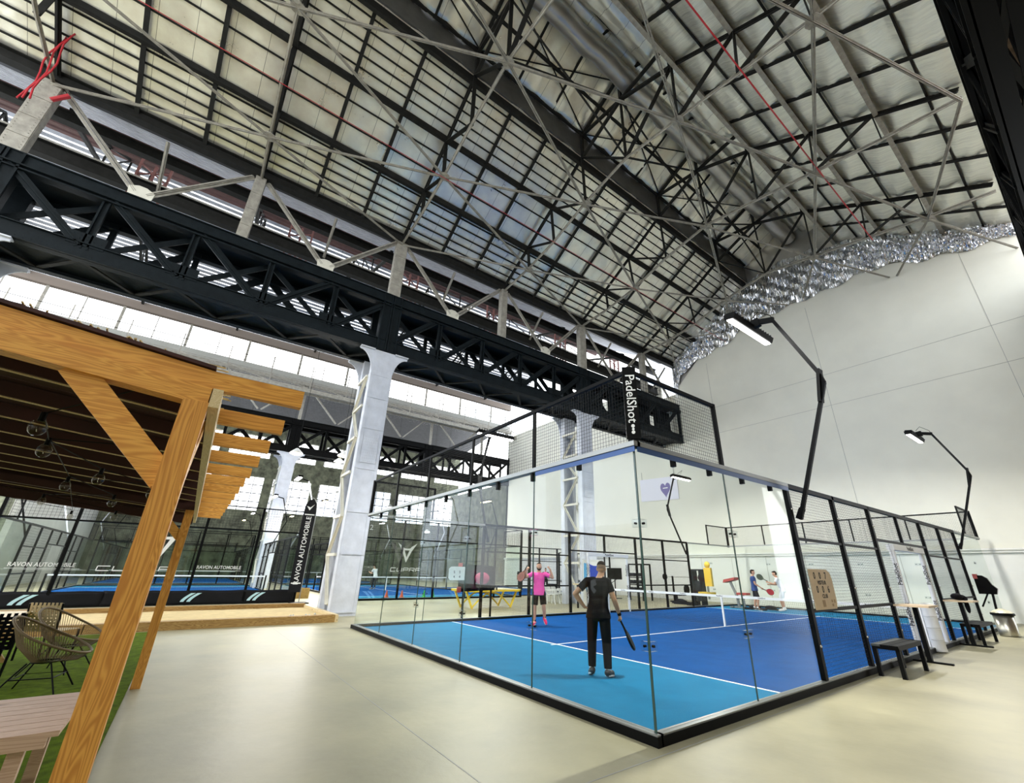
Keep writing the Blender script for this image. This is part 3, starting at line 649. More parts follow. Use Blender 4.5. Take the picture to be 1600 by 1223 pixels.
# ducts / foil rolls beside the ridge
for k, (x, z, r) in enumerate(((-1.35, 20.3, .2), (-.75, 19.9, .14), (-3.9, 21.6, .42))):
    b = MB(); pts = [(x + .03 * sin(q * 1.3), Y0 + q * (Y1 - Y0 - .3) / 70, z + .03 * cos(q * 2.1)) for q in range(71)]
    b.path(pts, [r * (1 + .08 * sin(q * 2.7)) for q in range(71)], 14)
    tag(b.build('insulation_roll', 'foilC' if k < 2 else 'ductm', smooth=True), ['thin silver wrapped pipe along the top of the ribbed slope', 'thinnest silver wrapped pipe on the ribbed slope', 'big smooth silver duct just under the ridge'][k], 'duct')
# pipes
tag(MB().tube((.35, -12, 16.45), (.35, EW - 3.6, 16.45), .024, 8).build('sprinkler_pipe', 'red'), 'thin bright red pipe crossing under the ribbed slope', 'pipe')
tag(MB().tube((-8.9, -13, 16.2), (-8.9, EW - .1, 16.2), .011, 8).build('sprinkler_pipe', 'red'), 'thin dark red pipe under the battened slope', 'pipe')
t = thing('hanging_hose', 'tangled red hoses hanging down beside the first stub post', 'hose', (-12.6, -10.6, 14))
for k in range(3): MB().path([(-12.3 + k * .1, -11.2 + k * .12 + .06 * sin(q * 1.3 + k), 19.5 - q * .42) for q in range(14)], .025, 6).build('hose', 'red', t)
tag(MB().tube((-13.16, -11.05, 15.2), (-13.1, -10.75, 15.6), .07, 8).build('hose_nozzle', 'red'), 'bright red fitting fixed by the first stub post', 'fitting')
# hanging lamps of the far nave
k = 0
for x, y, z in ((-24, -.5, 7.6), (-24.5, 2.2, 8.0), (-30, 3.2, 8.8), (-40, .8, 8.4), (-41, 6.0, 8.1), (-44, 2.0, 6.9), (-43, 12, 7.6), (-38, 16, 7.2), (-46, 9, 6.2), (-45, -2.5, 6.4), (-47, -6, 7.0), (-44, 17, 5.4)):
    t = thing('hanging_lamp', 'round glowing lamp hanging in the far naves, %s counted outward' % ORD[k], 'lamp', (x, y, z))
    MB().lathe((x, y, z), [(.03, .32), (.08, .3), (.34, .06), (.36, 0), (.3, .02)], 16).build('shade', 'whiteplastic', t)
    MB().ell((x, y, z), (.27, .27, .09), 14, 6).build('bulb', 'warm' if k in (0, 1, 2) else 'bulb', t)
    zr = (17.2 + (-14.5 - x) * .615) if x > -24.9 else (19.4 + (x + 35.3) * .404) if x > -35.2 else (16.6 + (-35.2 - x) * .391)
    MB().tube((x, y, z + .3), (x, y, zr + .05), .012, 5).build('cable', 'black', t); k += 1
    pl = bpy.data.lights.new('lamp_light', 'POINT'); pl.energy = 260; pl.shadow_soft_size = .3; pl.color = (1, .95, .85)
    po = bpy.data.objects.new('lamp_light', pl); COL.objects.link(po); po.parent = t; po.location = (0, 0, -.25)

# ================================================================== PADEL COURTS
class Court:
    """u across (0..10), v along (0..20) from the back wall facing the camera side"""
    def __init__(s, O, U, V): s.O = Vector(O); s.U = Vector(U); s.V = Vector(V)
    def p(s, u, v, z): return s.O + s.U * u + s.V * v + Vector((0, 0, z))
def build_court(O, U, V, label, near=True, where='', letters=None, step=.05, corner_text=False, banner=False):
    c = Court(O, U, V); p = c.p; W, L = 10.0, 20.0
    # turf
    t = thing('court_turf', ('two tone blue padel turf with white lines, ' + where), 'turf', p(5, 10, 0))
    MB().bb(p(0.02, 3.02, .0), p(W - .02, L - 3.02, .022)).build('middle_turf', 'darkblue', t)
    MB().bb(p(0.02, .02, .0), p(W - .02, 3.02, .022)).build('end_turf', 'lightblue', t); MB().bb(p(0.02, L - 3.02, .0), p(W - .02, L - .02, .022)).build('end_turf', 'lightblue', t)
    for v in (2.98, L - 3.02): MB().bb(p(0.02, v - .0, .022), p(W - .02, v + .05, .026)).build('court_line', 'line', t)
    MB().bb(p(4.975, 2.85, .0222), p(5.025, L - 2.85, .0252)).build('court_line', 'line', t)
    # enclosure
    e = thing('court_enclosure', label, 'enclosure', p(5, 10, 0))
    b = MB()
    b.bb(p(-.06, -.06, 0), p(W + .06, .02, .085)); b.bb(p(-.06, L - .02, 0), p(W + .06, L + .06, .085))
    b.bb(p(-.06, 0, 0), p(.02, L, .085)); b.bb(p(W - .02, 0, 0), p(W + .06, L, .085))
    b.build('base_frame', 'black', e)
    b = MB(); b.bb(p(-.05, -.05, .085), p(W + .05, .045, .10)); b.bb(p(-.05, 0, .085), p(.045, L, .10)); b.bb(p(W - .045, 0, .085), p(W + .05, L, .10)); b.bb(p(-.05, L - .045, .085), p(W + .05, L + .05, .10))
    b.build('base_ledge', 'steel', e)
    gm = 'glass' if near else 'glassdim'
    def pane(a, b_, z1, n):     # a,b in (u,v)
        MB().bb(p(a[0], a[1], .10), p(b_[0] + (n[0]), b_[1] + (n[1]), z1)).build('glass_panel', gm, e)
    gap = .006; th = .012
    panes = []
    for k in range(5):
        panes.append(((2 * k + gap, 0), (2 * k + 2 - gap, 0), (0, th))); panes.append(((2 * k + gap, L), (2 * k + 2 - gap, L), (0, -th)))
    for u0, s in ((0, 1), (W, -1)):
        for v0 in (0, 2, L - 4, L - 2): panes.append(((u0, v0 + gap), (u0, v0 + 2 - gap), (s * th, 0)))
    for a, q, n in panes: pane(a, q, 2.97, n)
    if near:      # dark edges between the panes
        for k in range(1, 5): MB().bb(p(2 * k - .007, -.001, .1), p(2 * k + .007, .013, 2.97)).build('glass_joint', 'gedge', e)
        MB().bb(p(-.012, -.012, .1), p(.012, .0, 2.97)).bb(p(.010, .0, .1), p(.022, .012, 2.97)).build('glass_joint', 'gedge', e)
        MB().bb(p(-.001, 1.993, .1), p(.013, 2.007, 2.97)).build('glass_joint', 'gedge', e); MB().bb(p(W - .013, 1.993, .1), p(W + .001, 2.007, 2.97)).build('glass_joint', 'gedge', e)
        seams = [((2 * k, 0), (1, 0)) for k in range(1, 5)] + [((0, 2), (0, 1)), ((W, 2), (0, 1))]
        seams += [((0, 0), (1, 0)), ((0, 0), (0, 1)), ((0, 4), (0, -1)), ((W, 4), (0, -1))] + [((2 * k, L), (1, 0)) for k in range(1, 5)] + [((0, L - 2), (0, 1)), ((W, L - 2), (0, 1))]
        for (u, v), d in seams:
            for z in (.83, 2.07):
                both = (-1, 1) if (0 < u < W or 0 < v < L) and (v != 4) else (1,)
                g = MB()
                lo = p(u - .10 * d[0] * (1 if -1 in both else 0) - .02 * d[1], v - .10 * d[1] * (1 if -1 in both else 0) - .02 * d[0], z - .045); hi = p(u + .10 * d[0] + .018 * abs(d[1]) if d[1] >= 0 else u + .018, v + .10 * d[1] + .018 * abs(d[0]), z + .045)
                g.bb(lo, hi); cp = g.build('glass_clamp', 'clear', e)
                for s_ in both:
                    a = p(u + .062 * d[0] * s_, v + .062 * d[1] * s_, z); nn = (c.V if d[0] else c.U) * .015
                    MB().tube(a - nn, a + nn, .013, 12).build('clamp_bolt', 'black', cp)
    # rail on the glass
    for v0, v1, v2, v3 in ((-.07, .05, 0, 4), (L - .05, L + .07, L - 4, L)):
        b = MB(); b.bb(p(-.06, v0, 2.97), p(W + .06, v1, 3.03))
        for u0 in (-.06, W - .05): b.bb(p(u0, v2, 2.97), p(u0 + .11, v3, 3.03))
        b.build('glass_top_rail', 'steel' if near else 'black', e)
    if near:
        MB().bb(p(-.05, -.052, 2.90), p(1.9, -.045, 2.97)).bb(p(-.055, 0, 2.90), p(-.045, 4, 2.97)).build('rail_lip', 'blue', e)
    if near:
        for k in range(10): MB().bb(p(1.0 + k if k else .95, -.03, 2.84), p(1.05 + k if k else 1.0, .03, 2.97)).build('rail_clip', 'black', e) if k < 9 else None
        for v in (.75, 1.6, 2.5, 3.4): MB().bb(p(-.03, v, 2.84), p(.03, v + .05, 2.97)).build('rail_clip', 'black', e)
    if not near:
        for k in range(6): MB().bb(p(2 * k - .05, -.10, 0), p(2 * k + .05, -.02, 4.0)).build('post', 'black', e)
    # mesh above the glass
    def mesh_panel(a, b_, z0, z1, st=step, t_=.0030):
        MB().grid(p(a[0], a[1], z0), p(b_[0], b_[1], z0) - p(a[0], a[1], z0), (0, 0, z1 - z0), st, st, t_ if near else .006).build('mesh_panel', 'wire', e)
    def post(u, v, z0, z1, w_=.06, d_=.06, m='black', nm='post'):
        return MB().bb(p(u - w_ / 2, v - d_ / 2, z0), p(u + w_ / 2, v + d_ / 2, z1)).build(nm, m, e)
    def rail(a, b_, z, h=.05, w_=.05):
        q0, q1 = p(a[0], a[1], z), p(b_[0], b_[1], z); MB().beam(q0, q1, w_, h).build('rail', 'black', e)
    for v in (0, L):
        for k in range(5):
            mesh_panel((2 * k, v), (2 * k + 2, v), 3.03, 4.0)
            if k: post(2 * k, v, 3.0, 4.0, .05, .04)
        rail((-.02, v), (W + .02, v), 4.0, .05, .05)
    for u in (0, W):
        for v0, v1 in ((0, 2), (L - 2, L)): mesh_panel((u, v0), (u, v1), 3.03, 4.0); rail((u, v0), (u, v1), 4.0)
        for v in (2, L - 2): post(u, v, 3.0, 4.03, .05, .06)
        # side mesh fence, gate in the middle
        for v in (4, 6, 8, 12, 14, 16): post(u, v, 0, 3.03, .07, .09)
        post(u, 10, 2.3, 3.03, .06, .08)
        rail((u, 4), (u, 16), 3.0, .08, .07); 
        for v0, v1 in ((4, 6), (6, 8), (12, 14), (14, 16)):
            mesh_panel((u, v0), (u, v1), .1, 2.97); 
            rail((u, v0), (u, v1), 1.03, .05, .04); rail((u, v0), (u, v1), 2.12, .045, .04)
        for v0, v1 in ((8, 10), (10, 12)): mesh_panel((u, v0), (u, v1), 2.35, 2.97); rail((u, v0), (u, v1), 2.32, .05, .05)
        for v0, v1 in ((8, 9.0), (11.35, 12)): mesh_panel((u, v0), (u, v1), .1, 2.3)
        if near:
            for v in (4, 6, 8, 12, 14, 16):
                q = MB()
                for z in (.55, 1.35, 2.6): q.ell(p(u - .04 if u == 0 else u + .04, v - .0, z), (.022, .022, .022), 8, 5)
                q.build('post_bolt', 'chrome', e)
    for u, v in ((0, 0), (W, 0), (0, L), (W, L)): post(u, v, 2.95, 4.03, .09 if near else .06, .09 if near else .06, nm='corner_post')
    if corner_text:
        nv = (_f * -1); a = p(0, 0, 0) + Vector((.064, -.064, 0))
        pad = MB().prism([a + Vector((-.06, -.06, 3.05)), a + Vector((.06, .06, 3.05)), a + Vector((.06, .06, 4.02)), a + Vector((-.06, -.06, 4.02))], (-.02, .02, 0)).build('corner_pad', 'black', e)
        text('corner_lettering', 'PadelShot', .165, frame(a + Vector((.006, -.006, 3.58)), (0, 0, -1), (.7071, .7071, 0)), 'lettering', pad, .001)
        dd = MB(); 
        for z, r in ((3.21, .022), (3.17, .016), (3.13, .022)): dd.tube(a + Vector((.0, .0, z)), a + Vector((.006, -.006, z)), r, 10)
        dd.build('corner_dots', 'lettering', pad)
    # net
    n = thing('padel_net', ('white taped black padel net strung across the court, ' + where), 'net', p(5, 10, 0))
    MB().grid(p(.1, 10, .06), p(W - .1, 10, .06) - p(.1, 10, .06), (0, 0, .82), .05 if near else .12, .05 if near else .12, .003).build('net_mesh', 'wire', n)
    MB().bb(p(.05, 9.985, .86), p(W - .05, 10.015, .93)).build('net_tape', 'padding', n)
    for u in (.06, W - .06): MB().bb(p(u - .04, 9.95, 0.02), p(u + .04, 10.05, .96)).build('net_post', 'padding' if near else 'black', n)
    MB().bb(p(4.975, 9.98, .02), p(5.025, 10.02, .86)).build('centre_strap', 'padding', n)
    return c, e, n
C1, E1, N1 = build_court((0, 0, 0), (-1, 0, 0), (0, 1, 0), 'near padel court cage of tempered glass panes, black posts and wire mesh', True, 'the near court with two players', corner_text=True)
for k in range(7):
    text('tape_lettering', 'PadelShot', .055, frame((-1.0 - k * 1.35, 9.984, .895), (1, 0, 0), (0, 0, 1)), 'blackletter', N1, .0005)
# background courts: back walls face +x
B = {}
spots = [((-20.3, .25, 0), 'second padel court beyond the wooden pergola, black banner along its foot', 'the court behind the black banner'),
         ((-20.3, 13.1, 0), 'third padel court seen through the near glass, behind the yellow table', 'the court behind the yellow table'),
         ((-43.0, .25, 0), 'distant padel court beyond the banner court', 'the far court past the banner court'),
         ((-43.0, 13.1, 0), 'distant padel court deep behind the yellow table', 'the far court past the yellow table')]
for (o, lab, wh) in spots: B[o] = build_court(o, (0, -1, 0), (-1, 0, 0), lab, False, wh, step=.11)
# ------------------------------------------------------------------ entrance portals of the near court (white padded frames)
for x, lab in ((0.0, 'white padded entrance frame on the bench side of the near court'), (-10.0, 'white padded entrance frame across the near court, behind the black clad player')):
    t = thing('entrance_frame', lab, 'frame', (x, 10.2, 0)); s = 1
    for y in (9.0, 11.35):
        pd = (MB().bb((x - .045, y - .045, .0), (x + .045, y + .045, 2.2)) if y < 10 else MB().tube((x, y, 0), (x, y, 2.2), .05, 20)).build('padded_post', 'padding', t)
        for z, sz in ((1.62, .115), (.80, .115)):
            text('post_lettering', 'PadelShot', sz, frame((x, y - .0465 if y < 10 else y - .051, z), (0, 0, 1), (-1, 0, 0)), 'blackletter', pd, .0008)
            if x < -5: text('post_lettering', 'PadelShot', sz, frame((x + .0465 if y < 10 else x + .051, y, z), (0, 0, -1), (0, 1, 0)), 'blackletter', pd, .0008)
    MB().bb((x - .072, 8.94, 2.14), (x + .072, 11.41, 2.27)).build('padded_lintel', 'padding', t)
    text('lintel_lettering', 'PadelShot', .13, frame((x + .0735, 10.2, 2.205), (0, 1, 0), (0, 0, 1)), 'blackletter', t, .0008)
# ------------------------------------------------------------------ flood light poles
def flood(x, y, s, label, on=True, mpole='black', power=330, lit=True):
    """s = +1: pole leans away to +x and its head hangs back over the court to -x"""
    t = thing('floodlight_pole', label, 'floodlight', (x + .1 * s, y, 2.5))
    b = MB(); P = [(x + .07 * s, y, 2.45), (x + .86 * s, y, 4.55), (x + .92 * s, y, 4.72), (x + .88 * s, y, 4.92), (x + .34 * s, y, 6.30)]
    for a, c in zip(P, P[1:]): b.beam(a, c, .06, .06, (0, 1, 0))
    b.beam((x + .80 * s, y, 4.38), (x + .90 * s, y, 4.98), .05, .16, (0, 1, 0)); b.beam((x + .04 * s, y, 2.45), (x + .13 * s, y, 2.62), .08, .08, (0, 1, 0))
    b.build('pole', mpole, t)
    MB().beam((x + .36 * s, y, 6.30), (x - .06 * s, y, 6.42), .10, .07, (0, 1, 0)).beam((x + .1 * s, y, 6.38), (x - .1 * s, y, 6.36), .18, .10, (0, 1, 0)).build('arm', mpole, t)
    h = MB(); R_ = Matrix.Rotation(radians(9 * s), 3, 'Y')
    def q(dx, dy, dz): return Vector((x - .12 * s, y, 6.32)) + R_ @ Vector((dx, dy, dz))
    h.prism([q(-.09, -.8, -.08), q(.09, -.8, -.08), q(.12, -.8, .03), q(-.12, -.8, .03)], R_ @ Vector((0, 1.6, 0)))
    for k in range(15): h.prism([q(-.10, -.75 + k * .105, .03), q(.10, -.75 + k * .105, .03), q(.10, -.75 + k * .105, .08), q(-.10, -.75 + k * .105, .08)], (0, .012, 0))
    h.build('lamp_head', mpole, t)
    MB().prism([q(-.055, -.78, -.08), q(.055, -.78, -.08), q(.055, -.78, -.10), q(-.055, -.78, -.10)], R_ @ Vector((0, 1.56, 0))).build('led_panel', 'bulb', t)
    MB().path([q(.05, 0, .2), q(.15, .05, .35), (x + .3 * s, y + .06, 6.45), (x + .37 * s, y + .05, 6.2), (x + .45 * s, y + .04, 6.0)], .008, 5).build('cable', 'black', t)
    if lit:
        l = area('court_light', q(0, 0, -.12), (.15, 1.5), power, (0, radians(9 * s), 0), (1, .985, .94), t)
    return t
flood(0, 4.2, 1, 'black cranked floodlight pole rising from the near side fence, largest of them')
flood(0, 16, 1, 'black cranked floodlight pole above the bin at the fence end')
flood(-10, 4.2, -1, 'floodlight pole on the table tennis side of the near court')
flood(-10, 16, -1, 'floodlight pole by the yellow exercise seat, beyond the net')
k = 0
for x0 in (-20.3, -43.0):
    for yb in (.25, 13.1):
        for dx, dy, sx in ((-4.2, .0, 1), (-4.2, -10.0, -1), (-13, 0, 1), (-13, -10.0, -1)):
            y = yb + dy; x = x0 + dx
            t = thing('court_floodlight', 'lit floodlight on a thin pole over the far courts, %s outward' % ORD[k], 'floodlight', (x, y, 2.5))
            P = [(x, y + .05 * sx, 2.5), (x, y + .85 * sx, 4.6), (x, y + .3 * sx, 6.2)]
            MB().beam(P[0], P[1], .06).beam(P[1], P[2], .06).build('pole', 'black' if k % 3 else 'white', t)
            MB().bb((x - .6, y - .3 * sx - .1, 6.28), (x + .6, y - .3 * sx + .15, 6.4)).beam(P[2], (x, y - .3 * sx, 6.34), .06).build('lamp_head', 'black', t)
            MB().bb((x - .58, y - .3 * sx - .1, 6.25), (x + .58, y - .3 * sx + .12, 6.28)).build('led_panel', 'warm' if k % 3 == 1 else 'bulb', t)
            if x0 > -30 and not (dx < -10 and dy == 0): area('court_light', (x, y - .3 * sx, 6.22), (1.1, .2), 330, (0, 0, 0), (1, .97, .9), t)
            k += 1
# ------------------------------------------------------------------ lettering on the banner court glass
e2 = B[(-20.3, .25, 0)][1]; e3 = B[(-20.3, 13.1, 0)][1]
def gl(e, s, size, y, z, sx=1.0, m='lettering'): text('glass_lettering', s, size, frame((-20.28, y, z), (0, 1, 0), (0, 0, 1)), m, e, .001, font_scale=(sx, 1, 1))
def bar(e, y0, y1, z, h=.012, m='lettering'): MB().bb((-20.285, y0, z), (-20.278, y1, z + h)).build('glass_underline', m, e)
gl(e2, 'RAVON AUTOMOBILE', .20, -8.2, 1.42, .86); bar(e2, -9.1, -7.2, 1.29); bar(e2, -8.9, -7.0, 1.25, .006)
gl(e2, 'RAVON AUTOMOBILE', .19, -2.9, 1.42, .84); bar(e2, -3.7, -2.1, 1.29)
def wide(e, s, y, z, h, w_, gap_):      # squared wide capitals drawn with bars
    G = {'C': [(0, 0, 0, 1), (0, 0, 1, 0), (0, 1, 1, 1)], 'U': [(0, 0, 0, 1), (0, 0, 1, 0), (1, 0, 1, 1)], 'P': [(0, 0, 0, 1), (0, 1, 1, 1), (1, .45, 1, 1), (0, .45, 1, .45)],
         'R': [(0, 0, 0, 1), (0, 1, 1, 1), (1, .45, 1, 1), (0, .45, 1, .45), (.5, .45, 1, 0)], 'A': [(0, 0, 0, 1), (0, 1, 1, 1), (1, 0, 1, 1), (0, .45, 1, .45)], 'L': [(0, 0, 0, 1), (0, 0, 1, 0)], 'Q': [(0, 0, 0, 1), (0, 0, 1, 0), (1, 0, 1, 1), (0, 1, 1, 1)]}
    b = MB()
    for i, ch in enumerate(s):
        for a, c, d, f in G.get(ch, []):
            yy = y + i * (w_ + gap_); sk = .12 * h
            b.beam((-20.28, yy + a * w_ + sk * c, z + c * h), (-20.28, yy + d * w_ + sk * f, z + f * h), .004, h * .2, (0, 0, 1) if c == f else (0, 1, 0)) if True else None
    return b.build('wide_lettering', 'lettering', e)
wide(e2, 'CUPRA', -6.75, 1.25, .16, .36, .10)
wide(e3, 'CUPRA', 4.6, 1.38, .17, .26, .09); gl(e3, 'RAVON AUTOMOBILE', .15, 3.2, 1.55, .8, 'grey_letter'); gl(e3, '2', .38, 3.3, 3.5)
def emblem(e, y, z, s):       # angular two horned emblem
    b = MB()
    for k in (-1, 1):
        b.prism([(-20.28, y + k * q0 * s, z + q1 * s) for q0, q1 in ((1, .85), (.50, .12), (0, -.95), (0, -.50), (.26, .18), (.0, .18), (0, .34), (.32, .36), (.42, .5))], (.004, 0, 0))
    return b.build('glass_emblem', 'lettering', e)
emblem(e2, -5.0, 2.35, .62); emblem(e3, 5.4, 2.35, .55)
# black banner on the glass foot
def banner(y0, y1, label, marks):
    n = 44; b = MB(); P = []
    for i in range(n + 1):
        y = y0 + (y1 - y0) * i / n
        for q in range(6): P.append((-20.20 + .03 * sin(i * .9 + q * .8) * sin(i * .23) + .015 * random.random(), y, .02 + .53 * q / 5 - .02 * abs(sin(i * .31))))
    b.add(P, [(i * 6 + q, i * 6 + 6 + q, i * 6 + 7 + q, i * 6 + 1 + q) for i in range(n) for q in range(5)])
    t = tag(b.build('black_banner', 'banner', smooth=True, fix=False), label, 'banner')
    md = t.modifiers.new('s', 'SOLIDIFY'); md.thickness = .004
    for y in marks:
        for k in (0, 1):
            pts = []
            for i in range(9): a = i / 8; pts.append((-20.14, y + k * .21 + .30 * a ** 1.6 - .02, .12 + .32 * a))
            for i in range(8, -1, -1): a = i / 8; pts.append((-20.14, y + k * .21 + .30 * a ** 1.6 + .13 - .03 * (1 - a), .12 + .32 * a))
            MB().prism(pts, (.004, 0, 0)).build('banner_mark', 'logo', t)
banner(-13.5, -6.28, 'black banner tied to the court glass, length behind the woven chairs', [-8.6, -11.5])
banner(-6.3, .2, 'black banner tied to the court glass, length running up to the flag', [-3.9, -1.6])
# feather flag
t = thing('feather_flag', 'black feather flag with white lettering beside the white column', 'flag', (-19.6, .35, 0))
MB().path([(-19.6, .35, 0), (-19.6, .35, 3.9), (-19.6, .3, 4.35), (-19.6, .15, 4.6), (-19.6, -.05, 4.62)], .018, 6).build('flag_pole', 'steel', t)
pts = [(-19.6, .33, .45), (-19.6, .33, 4.2), (-19.6, .27, 4.42), (-19.6, .12, 4.56), (-19.6, -.05, 4.5), (-19.6, -.17, 4.3), (-19.6, -.20, 4.0), (-19.6, -.17, .45)]
fl = MB().prism(pts, (-.01, 0, 0)).build('flag_cloth', 'banner', t)
text('flag_lettering', 'RAVON AUTOMOBILE', .30, frame((-19.595, .08, 2.25), (0, 0, 1), (0, -1, 0)), 'lettering', fl, .001)
MB().prism([(-19.594, -.12, 4.22), (-19.594, .03, 4.02), (-19.594, .22, 4.32), (-19.594, .05, 4.16)], (.003, 0, 0)).bb((-19.594, -.14, 3.8), (-19.59, .28, 3.85)).bb((-19.594, -.12, .8), (-19.59, .28, .85)).build('flag_emblem', 'lettering', fl)
MB().bb((-20.0, .0, 0), (-19.2, .7, .04)).build('flag_base', 'black', t)
tag(MB().bb((-22.9, .75, 0), (-22.86, 1.4, .5)).bb((-22.9, .75, 0), (-22.6, .78, .5)).build('strand_board_box', 'osb'), 'small strand board panel standing behind the feather flag', 'board')

# ================================================================== PERGOLA, LAWN, SAND COURT
def pz(y, z): return z - .10 * (y + 4.15)      # the pergola roof rises gently away from the court
tag(MB().bb((-11.2, -9.2, 0), (2.2, -4.27, .03)).build('artificial_lawn', 'grass'), 'green artificial lawn under the wooden pergola', 'lawn')
deckm = mat('shade_dark_boards', (.045, .010, .007), .75, 0, var=.3, scale=3)  # dark maroon paints the shade under the pergola roof into the wood
P = thing('wooden_pergola', 'orange timber pergola with overhanging rafters and knee braces', 'pergola', (-3.3, -5.5, 0))
for x in (.62, -5.15):
    MB().bb((x - .05, -4.25, 0), (x + .05, -4.145, 2.30)).build('post', 'woodz', P)
    MB().bb((x - .05, -8.3, 0), (x + .05, -8.2, 2.62)).build('post', 'woodz', P)
    MB().beam((x, -4.22, 1.90), (x, -4.66, 2.36), .045 if x > 0 else .08, .11, (0, 0, 1)).build('knee_brace', 'wood', P)
    MB().beam((x - .04, -4.19, 1.88), (x - .50, -4.19, 2.30), .08, .10, (0, 0, 1)).build('knee_brace', 'woodx', P)
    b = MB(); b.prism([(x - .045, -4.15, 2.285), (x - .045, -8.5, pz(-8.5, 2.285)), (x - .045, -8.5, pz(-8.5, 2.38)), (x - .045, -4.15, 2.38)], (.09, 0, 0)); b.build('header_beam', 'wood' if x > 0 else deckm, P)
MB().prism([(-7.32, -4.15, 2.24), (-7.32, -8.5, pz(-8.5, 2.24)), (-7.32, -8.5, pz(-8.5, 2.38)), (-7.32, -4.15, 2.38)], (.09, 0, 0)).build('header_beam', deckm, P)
MB().bb((-7.4, -4.145, 2.28), (.67, -4.10, 2.38)).build('long_header_beam', 'woodpale', P); MB().bb((-7.4, -8.25, 2.64), (.67, -8.2, 2.78)).build('long_header_beam', 'woodx', P)
for k in range(13):
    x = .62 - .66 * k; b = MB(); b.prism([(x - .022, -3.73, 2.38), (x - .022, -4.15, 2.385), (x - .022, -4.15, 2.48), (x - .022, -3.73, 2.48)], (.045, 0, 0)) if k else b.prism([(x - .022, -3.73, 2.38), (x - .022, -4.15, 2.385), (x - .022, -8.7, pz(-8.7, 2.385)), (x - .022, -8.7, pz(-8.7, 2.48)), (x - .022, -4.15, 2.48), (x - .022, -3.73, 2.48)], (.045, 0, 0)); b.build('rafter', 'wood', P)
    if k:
        MB().prism([(x - .022, -4.15, 2.39), (x - .022, -8.7, pz(-8.7, 2.39)), (x - .022, -8.7, pz(-8.7, 2.48)), (x - .022, -4.15, 2.48)], (.045, 0, 0)).build('shaded_rafter', deckm, P)  # inner rafter length coloured dark for the shade below the roof
        MB().prism([(x - .012, -4.15, 2.382), (x - .012, -8.7, pz(-8.7, 2.382)), (x - .012, -8.7, pz(-8.7, 2.39)), (x - .012, -4.15, 2.39)], (.012, 0, 0)).build('lit_rafter_edge', 'woodpale', P)  # pale strip paints the light caught along the rafter's bottom edge
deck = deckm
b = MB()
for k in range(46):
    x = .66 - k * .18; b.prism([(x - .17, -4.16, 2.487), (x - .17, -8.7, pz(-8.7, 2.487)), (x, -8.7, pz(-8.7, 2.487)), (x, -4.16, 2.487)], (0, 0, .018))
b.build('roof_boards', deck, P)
b = MB()
for k in range(300):
    x = random.uniform(-7.3, .66); y = -4.16 + random.uniform(-.02, .10); b.beam((x, -4.5, 2.54), (x + random.uniform(-.02, .02), y, 2.51 + random.uniform(-.01, .03)), .006, .006)
for k in range(120):
    y = random.uniform(-8, -4.3); b.beam((.5, y, pz(y, 2.53)), (.655 + random.uniform(-.02, .01), y + random.uniform(-.03, .03), pz(y, 2.515)), .006, .006)
b.build('reed_mat', mat('dry_reed', (.62, .46, .20), .8), P)['kind'] = 'stuff'
k = 0
for x, y, z in ((-.05, -4.85, 2.20), (-.75, -4.95, 2.20), (-1.9, -4.45, 2.12), (-1.4, -4.75, 2.14), (-2.4, -5.1, 2.18), (-3.2, -4.85, 2.14), (-.45, -4.38, 2.17), (-4.3, -5.6, 2.2), (-5.0, -5.0, 2.12), (-6.0, -5.6, 2.16), (-6.4, -4.7, 2.1), (-5.6, -6.6, 2.3)):
    t = thing('string_light_bulb', 'clear glass bulb hanging under the pergola, %s from the front post' % ORD[k], 'bulb', (x, y, z))
    MB().ell((x, y, z), (.038, .038, .045), 14, 10).build('glass_globe', 'bulbglass', t, smooth=True); MB().tube((x, y, z + .035), (x, y, z + .085), .014, 8).build('socket', 'black', t)
    MB().path([(x, y, z + .01), (x + .008, y, z - .01), (x - .008, y, z - .02)], .0015, 4).build('filament', 'chrome', t); k += 1
b = MB()
for L in ([(.6, -4.4, 2.34), (-.05, -4.85, 2.28), (-.75, -4.95, 2.27), (-1.4, -4.75, 2.22), (-1.9, -4.45, 2.20), (-2.4, -5.1, 2.27), (-3.2, -4.85, 2.22), (-4.3, -5.6, 2.28), (-5.0, -5.0, 2.20), (-6.4, -4.7, 2.18)], [(-.45, -4.38, 2.26), (-.75, -4.95, 2.28), (-2.4, -5.1, 2.27), (-6.0, -5.6, 2.26), (-5.6, -6.6, 2.4)]): b.path(L, .0035, 5)
tag(b.build('light_string_cable', 'black'), 'thin black cable of the string lights under the pergola', 'cable')
# low plank table corner behind the front post
t = thing('plank_table', 'pinkish plank table top cut off behind the front pergola post', 'table', (-.8, -5.0, 0)); b = MB()
for k in range(8): b.bb((-.36 - k * .115, -5.7, .70), (-.36 - k * .115 - .108, -4.36, .725))
b.build('table_top', 'deckwood', t); MB().bb((-.40, -5.7, .655), (-.36, -4.4, .70)).build('apron', 'deckwood', t); MB().bb((-1.25, -5.7, .655), (-1.21, -4.4, .70)).build('apron', 'deckwood', t)
for x, y in ((-.42, -4.5), (-1.2, -4.5), (-.42, -5.6), (-1.2, -5.6)): MB().bb((x - .03, y - .03, .03), (x + .03, y + .03, .66)).build('leg', 'deckwood', t)
